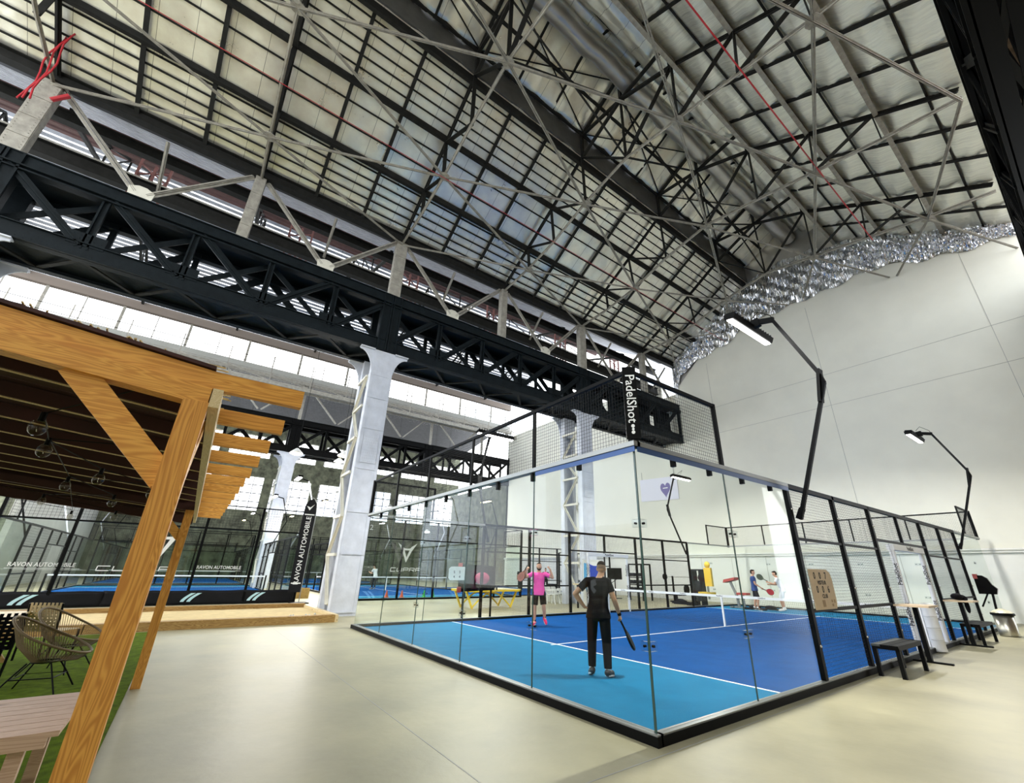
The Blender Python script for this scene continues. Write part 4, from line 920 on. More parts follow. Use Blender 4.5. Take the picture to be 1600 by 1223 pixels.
# string chairs
def string_chair(loc, rz, label):
    t = thing('string_chair', label, 'chair', (0, 0, 0)); n = 40; rim = []; ring = []
    for i in range(n + 1):
        a = 2 * pi * i / n; x = .36 * sin(a); y = .42 * cos(a); rim.append(Vector((x, y, 0.62 - .42 * y + (.08 if y < 0 else 0) * (abs(y) / .42) ** 2)))
        ring.append(Vector((.13 * sin(a), .13 * cos(a) + .02, .36)))
    MB().path(rim, .014, 8).build('rim', 'rope', t, smooth=True); MB().path(ring, .010, 6).build('seat_ring', 'black', t)
    b = MB()
    for i in range(0, n):
        for q in (0, .5):
            p0 = rim[i].lerp(rim[i + 1], q); p1 = ring[i].lerp(ring[i + 1], q); mid = (p0 + p1) / 2 + Vector((p0.x * .10, p0.y * .10, -.035)); b.path([p0, mid, p1], .0038, 4)
    o = b.build('string_weave', 'rope', t)
    for sx, sy in ((1, 1), (-1, 1), (1, -1), (-1, -1)):
        MB().path([(sx * .12, sy * .11, .36), (sx * .20, sy * .20, .20), (sx * .27, sy * .29, .03)], .009, 6).build('leg', 'black', t)
    MB().path([(.2, .2, .2), (-.2, .2, .2), (-.2, -.2, .2), (.2, -.2, .2), (.2, .2, .2)], .007, 6).build('stretcher', 'black', t)
    t.location = loc; t.rotation_euler = (0, 0, rz); return t
string_chair((-5.42, -5.20, .0), radians(-10), 'round string lounge chair nearest the second pergola post, woven in brown cord')
string_chair((-6.75, -5.22, .0), radians(-25), 'round string lounge chair tucked behind the nearer string chair')
def woven_chair(loc, rz, m, label):
    t = thing('woven_chair', label, 'chair', (0, 0, 0))
    for s in (-1, 1):
        MB().path([(s * .25, -.22, 0.03), (s * .25, -.24, .45), (s * .25, -.30, .88)], .016, 6).build('leg', 'black', t); MB().path([(s * .25, .24, .03), (s * .25, .22, .44)], .016, 6).build('leg', 'black', t)
    b = MB()
    for k in range(8):
        z = .48 + k * .05; b.beam((-.26, -.245 - k * .0065, z), (.26, -.245 - k * .0065, z), .006, .036, (0, 0, 1))
    for k in range(8): x = -.22 + k * .063; b.beam((x, -.24, .46), (x, -.305, .89), .036, .006, (0, 1, 0))
    b.build('backrest', m, t)
    b = MB()
    for k in range(8): y = -.2 + k * .058; b.beam((-.26, y, .45), (.26, y, .45), .04, .006)
    for k in range(8): x = -.22 + k * .063; b.beam((x, -.23, .455), (x, .24, .455), .04, .006)
    b.build('seat', m, t); t.location = loc; t.rotation_euler = (0, 0, rz)
woven_chair((-8.2, -5.62, 0), radians(60), 'ropepale', 'beige woven strap chair standing behind the string chairs')
woven_chair((-6.1, -5.95, 0), radians(110), 'blackcloth', 'black woven strap chair at the cropped edge of the lawn')
t = thing('trestle_table', 'pale wooden trestle table between the woven chairs', 'table', (-7.4, -6.35, 0))
MB().prism([(-8.3, -6.7, .72), (-6.7, -6.7, .72), (-6.7, -5.95, .72), (-8.3, -5.95, .72)], (0, 0, .03)).build('table_top', 'woodpale', t)
for x in (-8.0, -7.0): MB().beam((x, -6.65, 0.03), (x, -6.1, .72), .05).beam((x, -6.0, .03), (x, -6.55, .72), .05).build('trestle', 'sleeper', t)
# sand court with timber sleepers
t = thing('sand_court', 'long sand bowling court framed by thick timber sleepers', 'sand court', (-13.7, -7, 0))
s_ = MB(); n = 60; Pp = [( -16.0 + (4.3) * i / 8, -16 + 15.9 * j / n, .11 + random.uniform(-.006, .006)) for i in range(9) for j in range(n + 1)]
s_.add(Pp, [(i * (n + 1) + j, (i + 1) * (n + 1) + j, (i + 1) * (n + 1) + j + 1, i * (n + 1) + j + 1) for i in range(8) for j in range(n)]); s_.build('sand_bed', 'sand', t, smooth=True, fix=False)
for y0, y1 in ((-16, -11), (-10.98, -5.6), (-5.58, -.1)): MB().bb((-11.86, y0, 0), (-11.58, y1, .20)).build('near_sleeper', 'sleeper', t); MB().bb((-16.2, y0, 0), (-15.95, y1, .24)).build('far_sleeper', 'sleeper', t)
MB().bb((-16.2, -.14, 0), (-11.6, .0, .20)).build('end_sleeper', 'woodpale', t)
for k, (x, y) in enumerate(((-12.3, -1.2), (-12.35, -1.12), (-12.4, -.75), (-12.3, -.68), (-12.6, -.45))):
    tag(MB().ell((x, y, .15), (.038, .038, .038), 12, 8).build('bowling_ball', 'galv', smooth=True), 'small steel bowling ball lying on the sand near the court end', 'ball', 'steel balls on the sand')

# ================================================================== COURTSIDE OBJECTS (bench side)
def bench(y0, y1, label):
    t = thing('black_bench', label, 'bench', (.32, (y0 + y1) / 2, 0))
    for k in range(3): MB().bb((.14 + k * .13, y0, .45), (.26 + k * .13, y1, .48)).build('seat_board', mat('charcoal_board', (.05, .055, .05), .4) if k == 0 and y0 < 8 else 'black', t)
    MB().bb((.14, y0 + .02, .41), (.52, y1 - .02, .45)).build('frame', 'black', t)
    for x in (.17, .49):
        for y in (y0 + .05, y1 - .05): MB().bb((x - .03, y - .03, 0), (x + .03, y + .03, .42)).build('leg', 'black', t)
bench(5.75, 7.1, 'black metal bench nearer the camera beside the court fence'); bench(12.3, 13.9, 'black metal bench farther on, below the shelf with the bag')
def shelf_table(y, label):
    t = thing('bar_table', label, 'table', (.34, y, 0))
    MB().bb((.06, y - .35, 1.0), (.62, y + .35, 1.035)).build('table_top', 'plywood', t)
    MB().bb((.28, y - .05, .02), (.36, y + .05, 1.0)).build('column', 'black', t); MB().bb((.02, y - .04, 0), (.66, y + .04, .03)).build('foot', 'black', t)
shelf_table(8.15, 'small plywood bar table on black post beside the nearer bench'); shelf_table(12.15, 'small plywood bar table with a black bag on it')
tag(MB().ell((.30, 12.1, 1.12), (.12, .22, .08), 14, 8).ell((.36, 12.3, 1.06), (.10, .14, .10), 12, 8).ell((.44, 12.1, .9), (.05, .08, .16), 10, 6).build('sports_bag', 'blackcloth', smooth=True), 'black sports bag slumped over the farther bar table', 'bag')
t = thing('white_drum_stack', 'white ribbed drum standing inside the entrance frame', 'drum', (-.02, 10.0, 0))
for k in range(4): MB().lathe((.10, 10.02, .02 + k * .235), [(.13, 0), (.135, .02), (.13, .04), (.125, .12), (.13, .2), (.135, .22), (.13, .23)], 24).build('ring_section', 'padding', t, smooth=False)
MB().lathe((.10, 10.02, .96), [(.12, 0), (.13, .01), (.12, .03), (.04, .05)], 24).build('lid', 'whiteplastic', t)
t = thing('waste_bin', 'brushed metal waste bin with cream ribbed lid', 'bin', (.50, 15.9, 0))
MB().lathe((.50, 15.9, 0), [(.21, 0), (.215, .02), (.235, .56)], 28).build('bin_body', 'galv', t, smooth=True); MB().lathe((.50, 15.9, .56), [(.26, 0), (.27, .02), (.26, .06), (.23, .07)], 28).build('rim', 'black', t)
b = MB().lathe((.50, 15.9, .62), [(.25, 0), (.20, .05), (.10, .095), (.03, .11)], 28)
for k in range(14): a = k * pi / 7; b.beam((.50 + .24 * cos(a), 15.9 + .24 * sin(a), .63), (.50 + .04 * cos(a), 15.9 + .04 * sin(a), .735), .016, .012)
b.build('lid', 'binlid', t)
t = thing('scoreboard', 'tan plywood scoreboard with flip numbers tied to the mesh fence', 'scoreboard', (.04, 4.65, 1.05)); b = MB()
o = [(.03, 4.13, 1.04), (.03, 4.95, 1.04), (.03, 5.0, 1.12), (.03, 5.0, 1.50), (.03, 4.95, 1.60), (.03, 4.84, 1.65), (.03, 4.13, 1.65)]
sb = b.prism(o, (.014, 0, 0)).build('board', 'plywood', t)
for s, z, h, y in (('0', 1.545, .15, 4.38), ('0', 1.545, .15, 4.60), ('7', 1.545, .15, 4.82), ('0', 1.335, .15, 4.40), ('0', 1.335, .15, 4.62), ('6', 1.335, .15, 4.84)): text('digit', s, h, frame((.0455, y - .08, z), (0, 1, 0), (0, 0, 1)), 'blackletter', t, .001)
text('board_lettering', 'VISITEUR', .085, frame((.0455, 4.54, 1.44), (0, 1, 0), (0, 0, 1)), 'blackletter', t, .001); text('board_lettering', 'CLUB', .085, frame((.0455, 4.56, 1.235), (0, 1, 0), (0, 0, 1)), 'blackletter', t, .001)
MB().bb((.044, 4.42, 1.08), (.047, 4.52, 1.18)).bb((.044, 4.78, 1.08), (.047, 4.84, 1.12)).bb((.044, 4.88, 1.13), (.047, 4.93, 1.18)).bb((.044, 4.78, 1.14), (.047, 4.83, 1.18)).build('printed_mark', mat('tan_print', (.36, .24, .13), .7), t)
t = thing('hanging_scoreboard', 'dark scoreboard case with red edge fixed at the fence end by the bin', 'scoreboard', (.35, 16.3, 1.2))
MB().prism([(.10, 16.2, 1.12), (.50, 16.2, 1.12), (.55, 16.2, 1.28), (.46, 16.2, 1.40), (.40, 16.2, 1.58), (.30, 16.2, 1.66), (.10, 16.2, 1.67)], (0, .14, 0)).build('case', 'screen', t); MB().bb((.09, 16.19, 1.56), (.19, 16.35, 1.70)).build('red_edge', 'redpad', t)
MB().beam((.08, 16.2, .75), (.3, 16.25, 1.15), .04).beam((.36, 16.25, .70), (.40, 16.25, 1.15), .055).build('bracket', 'black', t)
# ================================================================== TABLE TENNIS, CHAIRS, GYM
t = thing('table_tennis_table', 'yellow framed table tennis table with arched legs behind the mesh fence', 'table', (-14.4, 7.0, 0))
MB().bb((-15.2, 5.60, .74), (-13.7, 8.35, .76)).build('table_top', 'tabletop', t); MB().bb((-15.2, 5.60, .66), (-15.14, 8.35, .74)).bb((-13.76, 5.60, .66), (-13.70, 8.35, .74)).bb((-15.2, 5.6, .66), (-13.7, 5.66, .74)).bb((-15.2, 8.29, .66), (-13.7, 8.35, .74)).build('apron', 'yellow', t)
for x in (-14.95, -13.95):
    MB().path([(x, 6.02 + 1.9 * i / 12, .08 + .55 * sin(pi * i / 12)) for i in range(13)], .035, 8).build('arched_leg', 'yellow', t)
    for s, y in ((-1, 6.0), (1, 7.95)): MB().beam((x, y, 0), (x, y + s * .33, .68), .07, .07).build('leg', 'yellow', t)
MB().grid((-15.3, 6.975, .76), (1.7, 0, 0), (0, 0, .15), .03, .03, .004).bb((-15.32, 6.96, .74), (-15.28, 6.99, .92)).bb((-13.62, 6.96, .74), (-13.58, 6.99, .92)).build('net', 'black', t)
t = thing('round_cornered_board', 'white round cornered score sheet hung on the fence by the red board', 'board', (-10.1, 3.1, 1.2))
MB().prism([(-10.06, 2.78, 1.28), (-10.06, 2.84, 1.21), (-10.06, 3.4, 1.21), (-10.06, 3.4, 1.62), (-10.06, 2.86, 1.62), (-10.06, 2.78, 1.55)], (.012, 0, 0)).build('board', 'whiteplastic', t)
for y in (2.98, 3.18):
    for z, ch in ((1.45, '5'), (1.31, '4')): text('digit', ch, .11, frame((-10.045, y, z), (0, 1, 0), (0, 0, 1)), 'blackletter', t, .0005)
t = thing('red_edged_board', 'black board with red edges and a plain pink mascot stand-in, behind the glass', 'board', (-10.6, 3.9, .8))
MB().prism([(-10.5, 3.42, .84), (-10.5, 4.85, .88), (-10.5, 4.85, 1.66), (-10.5, 3.42, 1.72)], (-.05, 0, 0)).build('board', 'screen', t)
MB().bb((-10.47, 3.36, 1.5), (-10.52, 3.5, 1.74)).bb((-10.47, 3.36, .82), (-10.52, 3.5, 1.0)).build('red_edge', 'redpad', t)
MB().ell((-10.47, 4.3, 1.26), (.05, .30, .20), 18, 12).build('mascot_stand_in', 'pink', t, smooth=True)  # plain rounded shape put in place of a pink mascot
for y in (3.6, 4.7): MB().bb((-10.55, y, 0), (-10.5, y + .05, .9)).build('leg', 'black', t)
for k, (x, y, m) in enumerate(((-22.0, 5.2, 'orange'), (-21.8, 6.0, 'orange'), (-21.5, 7.2, 'green'), (-21.4, 7.7, 'green'))):
    tag(MB().lathe((x, y, .022), [(.16, 0), (.16, .02), (.10, .03), (.02, .36), (.01, .37)], 14).build('training_cone', m), ['small orange cone standing farthest toward the white column', 'small orange cone beside the two green ones', 'green cone nearer the orange cones', 'green cone nearest the yellow table'][k], 'cone')
def plastic_chair(loc, rz, label):
    t = thing('plastic_chair', label, 'chair', (0, 0, 0)); 
    MB().prism([(-.24, -.22, .42), (.24, -.22, .42), (.26, .24, .44), (-.26, .24, .44)], (0, 0, .025)).build('seat', 'whiteplastic', t)
    MB().prism([(-.24, -.22, .44), (.24, -.22, .44), (.20, -.34, .84), (-.20, -.34, .84)], (0, -.02, .004)).build('backrest', 'whiteplastic', t)
    for sx in (-1, 1):
        MB().path([(sx * .25, -.27, .64), (sx * .28, 0, .64), (sx * .27, .22, .62), (sx * .26, .24, .44)], .022, 6).build('armrest', 'whiteplastic', t)
        for sy in (-1, 1): MB().prism([(sx * .20, sy * .2, .43), (sx * .27, sy * .2, .43), (sx * .29, sy * .26, 0), (sx * .25, sy * .26, 0)], (0, -sy * .04, 0)).build('leg', 'whiteplastic', t)
    t.location = loc; t.rotation_euler = (0, 0, rz)
for k, (x, y, r) in enumerate(((-15.9, 12.0, -1.0), (-15.35, 12.0, -1.3), (-14.9, 11.3, -1.2), (-16.2, 12.7, -.9))):
    plastic_chair((x, y, 0), r, 'white plastic armchair by the far column, ' + ['nearest the yellow table', 'in the middle of the group', 'closest to the court fence', 'at the back of the group'][k])
tag(MB().bb((-16.1, 11.8, .462), (-15.7, 12.2, .90)).build('black_cushion', 'blackcloth'), 'black cushion lying on the chair nearest the yellow table', 'cushion')
t = thing('display_screen', 'small black flat screen on a stand beyond the portal', 'screen', (-17.0, 18.2, 0))
MB().bb((-17.6, 18.2, 1.12), (-16.4, 18.26, 1.80)).build('screen_panel', 'screen', t); MB().beam((-17.0, 18.25, 0), (-17.0, 18.25, 1.2), .05).beam((-17.3, 18.25, .9), (-16.8, 18.25, 1.15), .03).bb((-17.3, 18.0, 0), (-16.7, 18.5, .03)).build('stand', 'black', t)
t = thing('advertising_banner', 'white and blue upright banner next to the far white column', 'banner', (-12.95, 12.1, 0))
MB().bb((-12.92, 11.5, 0.05), (-12.88, 12.75, 2.1)).build('banner_sheet', 'whiteplastic', t)
MB().prism([(-12.875, 11.85, 1.2)] + [(-12.875, 11.85 + .9 * i / 10, 1.92 - .10 * sin(pi * i / 10)) for i in range(11)] + [(-12.875, 12.75, .6), (-12.875, 12.2, .75)], (.006, 0, 0)).build('blue_field', 'deepblue', t)
MB().prism([(-12.875, 11.52, 1.25), (-12.875, 11.55, 1.95), (-12.875, 11.84, 1.9), (-12.875, 11.84, 1.15)], (.007, 0, 0)).prism([(-12.875, 11.6, .95), (-12.875, 12.2, .74), (-12.875, 11.7, .5)], (.007, 0, 0)).build('light_blue_field', 'skyblue', t)
for y in (11.55, 12.7): MB().bb((-12.97, y - .02, 0), (-12.93, y + .02, 2.12)).bb((-13.1, y - .02, 0), (-12.7, y + .02, .03)).build('support_post', 'steel', t)
t = thing('side_table', 'small wooden table beside the white lattice column', 'table', (-12.45, 11, 0))
MB().bb((-12.7, 10.6, .98), (-12.2, 11.4, 1.02)).build('table_top', 'woodpale', t)
for y in (10.68, 11.32): MB().bb((-12.48, y - .03, 0), (-12.42, y + .03, .99)).build('leg', 'black', t)
# gym machines near the end wall
def rack(x, y, label):
    t = thing('weight_rack', label, 'gym machine', (x, y, 0))
    for dx in (0, 1.0): 
        for dy in (0, .8): MB().bb((x + dx - .04, y + dy - .04, 0), (x + dx + .04, y + dy + .04, 2.05)).build('upright', 'black', t)
    MB().bb((x, y - .03, 1.98), (x + 1.0, y + .03, 2.06)).bb((x, y + .77, 1.98), (x + 1, y + .83, 2.06)).bb((x - .03, y, 1.98), (x + .03, y + .8, 2.06)).bb((x + .97, y, 1.98), (x + 1.03, y + .8, 2.06)).build('top_frame', 'black', t)
    for z in (.45, .85, 1.25): MB().bb((x, y - .1, z), (x + 1, y + .25, z + .05)).build('shelf', 'black', t)
    for z in (.5, .9, 1.3):
        for i in range(4): MB().tube((x + .15 + i * .24, y - .1, z + .13), (x + .15 + i * .24, y + .1, z + .13), .10, 12).build('weight_disc', 'darkcloth', t)
rack(-15.6, 18.0, 'black weight rack loaded with discs, next to the portal'); 
t = thing('barbell_stand', 'barbell resting on a low black stand against the end wall', 'gym machine', (-13.0, 19.6, 0))
MB().tube((-14.3, 19.6, 1.35), (-11.6, 19.6, 1.35), .022, 8).build('bar', 'chrome', t)
for x in (-14.2, -11.8): MB().tube((x, 19.6, 1.35), (x + .12, 19.6, 1.35), .17, 16).build('weight_disc', 'black', t)
for x in (-13.6, -12.3): MB().bb((x - .04, 19.56, 0), (x + .04, 19.64, 1.4)).bb((x - .04, 19.2, 0), (x + .04, 20.1, .06)).build('upright', 'black', t)
MB().bb((-13.4, 18.6, .38), (-12.5, 19.2, .46)).bb((-13.0, 18.85, 0), (-12.9, 18.95, .4)).build('bench_pad', 'darkcloth', t)
t = thing('chest_press_machine', 'exercise machine with yellow padded seat by the end wall', 'gym machine', (-10.6, 18.2, 0))
MB().bb((-10.55, 18.1, .95), (-10.15, 18.25, 1.85)).build('back_pad', 'yellowpad', t); MB().ell((-10.35, 18.17, 2.0), (.16, .09, .17), 14, 10).build('head_pad', 'yellowpad', t, smooth=True); MB().bb((-10.7, 17.6, .55), (-10.0, 18.1, .68)).build('seat_pad', 'yellowpad', t)
MB().bb((-11.4, 18.2, 0), (-11.35, 18.7, 1.75)).bb((-10.95, 18.2, 0), (-10.9, 18.7, 1.75)).bb((-11.4, 18.2, 1.7), (-10.9, 18.7, 1.78)).bb((-11.3, 18.3, .2), (-11.0, 18.6, 1.2)).bb((-11.4, 17.5, 0), (-10.0, 17.56, .06)).build('frame', 'darkcloth', t)
MB().bb((-10.8, 18.62, .3), (-10.72, 18.7, 1.7)).build('side_upright', 'steel', t); MB().ell((-11.5, 17.8, .75), (.14, .2, .26), 12, 8).build('weight_disc', 'black', t)
t = thing('preacher_bench', 'reddish padded curl bench right of the yellow seat', 'gym machine', (-9.2, 18.2, 0))
MB().prism([(-9.5, 18.0, 1.15), (-8.9, 18.0, 1.30), (-8.85, 18.0, 1.42), (-9.45, 18.0, 1.30)], (0, .5, 0)).build('arm_pad', 'redpad', t); MB().bb((-8.9, 18.05, .62), (-8.4, 18.45, .72)).build('seat_pad', 'redpad', t)
MB().beam((-9.2, 18.2, 1.2), (-8.9, 18.2, .4), .10).beam((-9.3, 18.2, .05), (-8.4, 18.2, .05), .08).beam((-8.65, 18.2, .05), (-8.65, 18.2, .62), .08).beam((-9.2, 17.9, .05), (-9.2, 18.6, .05), .08).beam((-8.9, 18.2, .05), (-8.95, 18.2, .5), .1).build('frame', 'steel', t)
for k, (x, y, z) in enumerate(((-12.3, 18.3, .12), (-11.9, 17.9, .1), (-8.0, 17.9, .1), (-7.6, 18.6, .08))):
    tag(MB().bb((x - .5, y - .1, 0), (x + .5, y + .1, z)).ell((x, y, z + .05), (.3, .12, .08), 10, 6).build('floor_mat_roll', 'darkcloth'), 'dark low exercise item on the gym floor, ' + ['below the barbell', 'beside the barbell stand', 'right of the curl bench', 'close to the blue shirted player'][k], 'exercise item')

# ================================================================== PEOPLE
def remeshed(mb, name, m, parent, voxel, smooth=6):
    """fuses the tapered volumes in mb into one continuous smooth surface"""
    me = bpy.data.meshes.new(name + '_src'); me.from_pydata([tuple(v) for v in mb.v], [], mb.f)
    b = bmesh.new(); b.from_mesh(me); bmesh.ops.recalc_face_normals(b, faces=b.faces); b.to_mesh(me); b.free()
    o = bpy.data.objects.new(name, me); COL.objects.link(o)
    r = o.modifiers.new('r', 'REMESH'); r.mode = 'VOXEL'; r.voxel_size = voxel
    k = o.modifiers.new('k', 'SMOOTH'); k.iterations = smooth; k.factor = .5
    dg = bpy.context.evaluated_depsgraph_get(); nm = bpy.data.meshes.new_from_object(o.evaluated_get(dg))
    o.modifiers.clear(); o.data = nm; bpy.data.meshes.remove(me); nm.name = name
    nm.materials.clear(); nm.materials.append(M[m]); nm.polygons.foreach_set('use_smooth', [True] * len(nm.polygons)); o.parent = parent
    return o
def limb(b, a, c, r1, r2, n=14):
    a = Vector(a); c = Vector(c); b.tube(a, c, r1, n, r2); b.ell(a, (r1,) * 3, n, 8); b.ell(c, (r2,) * 3, n, 8)
def rings(b, L, n=22):     # loft of horizontal ellipses (centre, rx, ry)
    vs = []
    for c, rx, ry in L:
        c = Vector(c); vs += [c + Vector((rx * cos(2 * pi * i / n), ry * sin(2 * pi * i / n), 0)) for i in range(n)]
    k = len(L); fs = [(i * n + j, i * n + (j + 1) % n, (i + 1) * n + (j + 1) % n, (i + 1) * n + j) for i in range(k - 1) for j in range(n)]
    fs += [tuple(range(n - 1, -1, -1)), tuple(range((k - 1) * n, k * n))]; b.add(vs, fs)
def hand(b, w, d, palm_n, grip, scale=1.0, side=1):
    """palm starts at wrist w along d; palm normal palm_n; grip 0 relaxed .. 1 closed fist"""
    w = Vector(w); d = Vector(d).normalized(); nrm = Vector(palm_n); nrm = (nrm - d * nrm.dot(d)).normalized(); sd = d.cross(nrm) * side; s_ = scale
    for q in (-.026, -.009, .009, .026): limb(b, w + sd * q * .6 * s_ + d * .01, w + d * .085 * s_ + sd * q * s_, .013 * s_, .011 * s_, 8)
    for i, q in enumerate((-.03, -.010, .010, .029)):
        Lf = (.072, .082, .078, .060)[i] * s_; p = w + d * .088 * s_ + sd * q * s_; ang = .25 + grip * 1.25; cur = d.copy()
        for sg in range(3):
            th = ang * (.8 if sg == 0 else 1.0); cur = (cur * cos(th) + nrm * sin(th) * 1).normalized() if sg == 0 else (Matrix.Rotation(-ang if False else ang, 3, d.cross(nrm)) @ cur)
            nx = p + cur * (Lf * (.42, .32, .26)[sg]); limb(b, p, nx, (.0098 - .0009 * sg) * s_, (.0090 - .0010 * sg) * s_, 8); p = nx
    p = w + d * .028 * s_ - sd * .028 * s_; c1 = (d * .6 - sd * .75 + nrm * .25).normalized(); q = p + c1 * .038 * s_; limb(b, p, q, .0135 * s_, .0115 * s_, 8)
    c2 = (d * .8 - sd * .15 + nrm * (.4 + grip * .6)).normalized(); limb(b, q, q + c2 * .034 * s_, .011 * s_, .009 * s_, 8)
def person(name_label, loc, rz, J, skin='skin', top='blackcloth', bottom='blackcloth', short=False, shoe='shoegrey', hair='hair', grip=(.2, .2), palm=((-1, 0, 0), (1, 0, 0)), beard=False, scale=1.0, vox=.009, face=True, head_tilt=0, sock='whitecloth', buzz=False):
    t = thing('person', name_label, 'person', (0, 0, 0))
    H = Vector(J['head']); N = Vector(J['neck']); C = Vector(J['chest']); P_ = Vector(J['pelvis']); W_ = (C + P_) / 2
    b = MB()
    rings(b, [(P_ + Vector((0, 0, -.10)), .13, .095), (P_, .155, .112), (W_ + Vector((0, 0, -.04)), .135, .098), (W_ + Vector((0, 0, .06)), .140, .102), (C, .165, .115), (C + Vector((0, 0, .09)), .15, .10), (N + Vector((0, 0, -.05)), .085, .075), (N, .058, .060)])
    limb(b, N + Vector((0, 0, -.03)), H + Vector((0, -.005, -.06)), .060, .055)
    Rh = Matrix.Rotation(J.get('turn', 0), 3, 'Z') @ Matrix.Rotation(J.get('nod', 0), 3, 'X')
    hq = lambda x, y, z: H + Rh @ Vector((x, y, z))
    b.ell(hq(0, -.006, .02), (.074, .092, .098), 20, 14, R=Rh); b.ell(hq(0, .022, -.045), (.054, .062, .062), 16, 10, R=Rh)
    b.ell(hq(0, .058, -.082), (.026, .022, .02), 10, 8, R=Rh)
    b.ell(hq(0, .093, -.012), (.012, .020, .022), 10, 8, R=Rh); b.ell(hq(0, .086, .020), (.009, .016, .03), 8, 6, R=Rh)
    for s in (-1, 1):
        b.ell(hq(s * .076, -.005, -.005), (.010, .022, .032), 10, 8, R=Rh); b.ell(hq(s * .03, .078, .038), (.022, .012, .008), 8, 6, R=Rh); b.ell(hq(s * .04, .062, -.022), (.02, .02, .02), 8, 6, R=Rh)
    b.ell(hq(0, .086, -.052), (.022, .009, .009), 10, 6, R=Rh)
    for s, k in ((1, 'r'), (-1, 'l')):
        sh, el, wr = (Vector(J[q + k]) for q in ('sh', 'el', 'wr'))
        limb(b, C + Vector((s * .09, 0, .06)), sh, .07, .054); limb(b, sh, el, .056, .042); m_ = el.lerp(wr, .3); limb(b, el, m_, .042, .043); limb(b, m_, wr, .043, .027)
        dd = Vector(J.get('hd' + k, wr - el)); hand(b, wr, dd, palm[0 if s == 1 else 1], grip[0 if s == 1 else 1], .95, 1 if s == 1 else -1)
        hp, kn, an, to = (Vector(J[q + k]) for q in ('hp', 'kn', 'an', 'to'))
        limb(b, hp, kn, .088, .058); m_ = kn.lerp(an, .3); limb(b, kn, m_, .056, .057); limb(b, m_, an, .056, .038); limb(b, an, to, .042, .034)
    body = remeshed(b, 'body', skin, t, vox)
    # shirt
    b = MB(); e = .016
    rings(b, [(P_ + Vector((0, 0, -.12)), .207, .150), (P_ + Vector((0, 0, -.05)), .198, .142), (P_ + Vector((0, 0, .04)), .172, .128), (W_, .158, .118), (C, .178, .130), (C + Vector((0, 0, .09)), .165, .116), (N + Vector((0, 0, -.045)), .105, .088), (N + Vector((0, 0, -.015)), .074, .072)])
    for s, k in ((1, 'r'), (-1, 'l')):
        sh, el = Vector(J['sh' + k]), Vector(J['el' + k]); limb(b, C + Vector((s * .09, 0, .06)), sh, .085, .064); q = sh.lerp(el, .60); b.tube(sh, q, .064, 16, .066)
    remeshed(b, 'shirt', top, t, vox, 4)
    # trousers or shorts
    b = MB(); rings(b, [(P_ + Vector((0, 0, -.14)), .150, .118), (P_ + Vector((0, 0, -.05)), .176, .130), (P_ + Vector((0, 0, .02)), .166, .122)])
    for k in ('r', 'l'):
        hp, kn, an = (Vector(J[q + k]) for q in ('hp', 'kn', 'an'))
        if short: q = hp.lerp(kn, .86); b.ell(hp, (.10, .10, .10), 14, 8); b.tube(hp, q, .102, 18, .098)
        else: limb(b, hp, kn, .100, .078); q = kn.lerp(an, .93); b.tube(kn, q, .076, 16, .062)
    remeshed(b, 'shorts' if short else 'trousers', bottom, t, vox, 4)
    for k in ('r', 'l'):
        an, to = Vector(J['an' + k]), Vector(J['to' + k]); d = (to - an); d.normalize(); b = MB()
        limb(b, an - d * .035 + Vector((0, 0, -.03)), to + Vector((0, 0, .005)) + d * .02, .048, .042); limb(b, an, an + Vector((0, 0, -.03)), .048, .048); limb(b, an - d * .03 + Vector((0, 0, -.045)), to + d * .04 + Vector((0, 0, -.012)), .038, .034)
        sh_ = remeshed(b, 'shoe', shoe, t, vox * .8, 3)
        b = MB(); sd = Vector((-d.y, d.x, 0)).normalized(); q0 = an - d * .045 + Vector((0, 0, -.078)); q1 = to + d * .055 + Vector((0, 0, -.030)); b.prism([q0 - sd * .034, q0 + sd * .034, q0.lerp(q1, .65) + sd * .046, q1 + sd * .028, q1 - sd * .028, q0.lerp(q1, .65) - sd * .046], (0, 0, .022)); b.build('sole', 'whiteplastic', sh_)
        b = MB(); b.tube(an + Vector((0, 0, .01)), an + Vector((0, 0, .07)), .046, 14, .045); b.build('sock', sock, t)
    # hair cap
    b = MB(); b.ell(hq(0, -.022, .042), (.0755, .087, .088) if not buzz else (.0745, .083, .085), 22, 14, z0=.0, R=Rh)
    if not buzz: b.ell(hq(0, -.045, .0), (.072, .062, .075), 18, 12, R=Rh); b.ell(hq(0, .045, .098), (.052, .043, .026), 14, 8, R=Rh)
    else: b.ell(hq(0, .005, .090), (.062, .076, .044), 18, 10, R=Rh)
    remeshed(b, 'hair', hair, t, vox * .8, 2)
    if buzz: MB().ell(hq(0, -.010, .020), (.0758, .0890, .097), 24, 14, z0=-.45, z1=.35, R=Rh).build('hair_fade', 'fade', t, smooth=True)
    if beard:
        b = MB(); b.ell(hq(0, .036, -.078), (.056, .054, .040), 16, 10, R=Rh)
        for s in (-1, 1): b.ell(hq(s * .058, .02, -.04), (.014, .03, .045), 10, 8, R=Rh)
        b.ell(hq(0, .090, -.036), (.028, .010, .007), 10, 6, R=Rh); remeshed(b, 'beard', hair, t, vox * .7, 2)
    if face:
        for s in (-1, 1):
            ew = MB().ell(hq(s * .030, .0835, .018), (.012, .007, .0065), 12, 8, R=Rh).build('eye', 'eyewhite', t, smooth=True)
            MB().ell(hq(s * .030, .0895, .018), (.0055, .003, .0055), 10, 6, R=Rh).build('iris', 'hair', ew)
            MB().ell(hq(s * .031, .089, .040), (.018, .005, .0045), 10, 6, R=Rh).build('eyebrow', hair, t)
        MB().ell(hq(0, .0925, -.053), (.021, .006, .0055), 12, 6, R=Rh).build('lips', 'redpad', t)
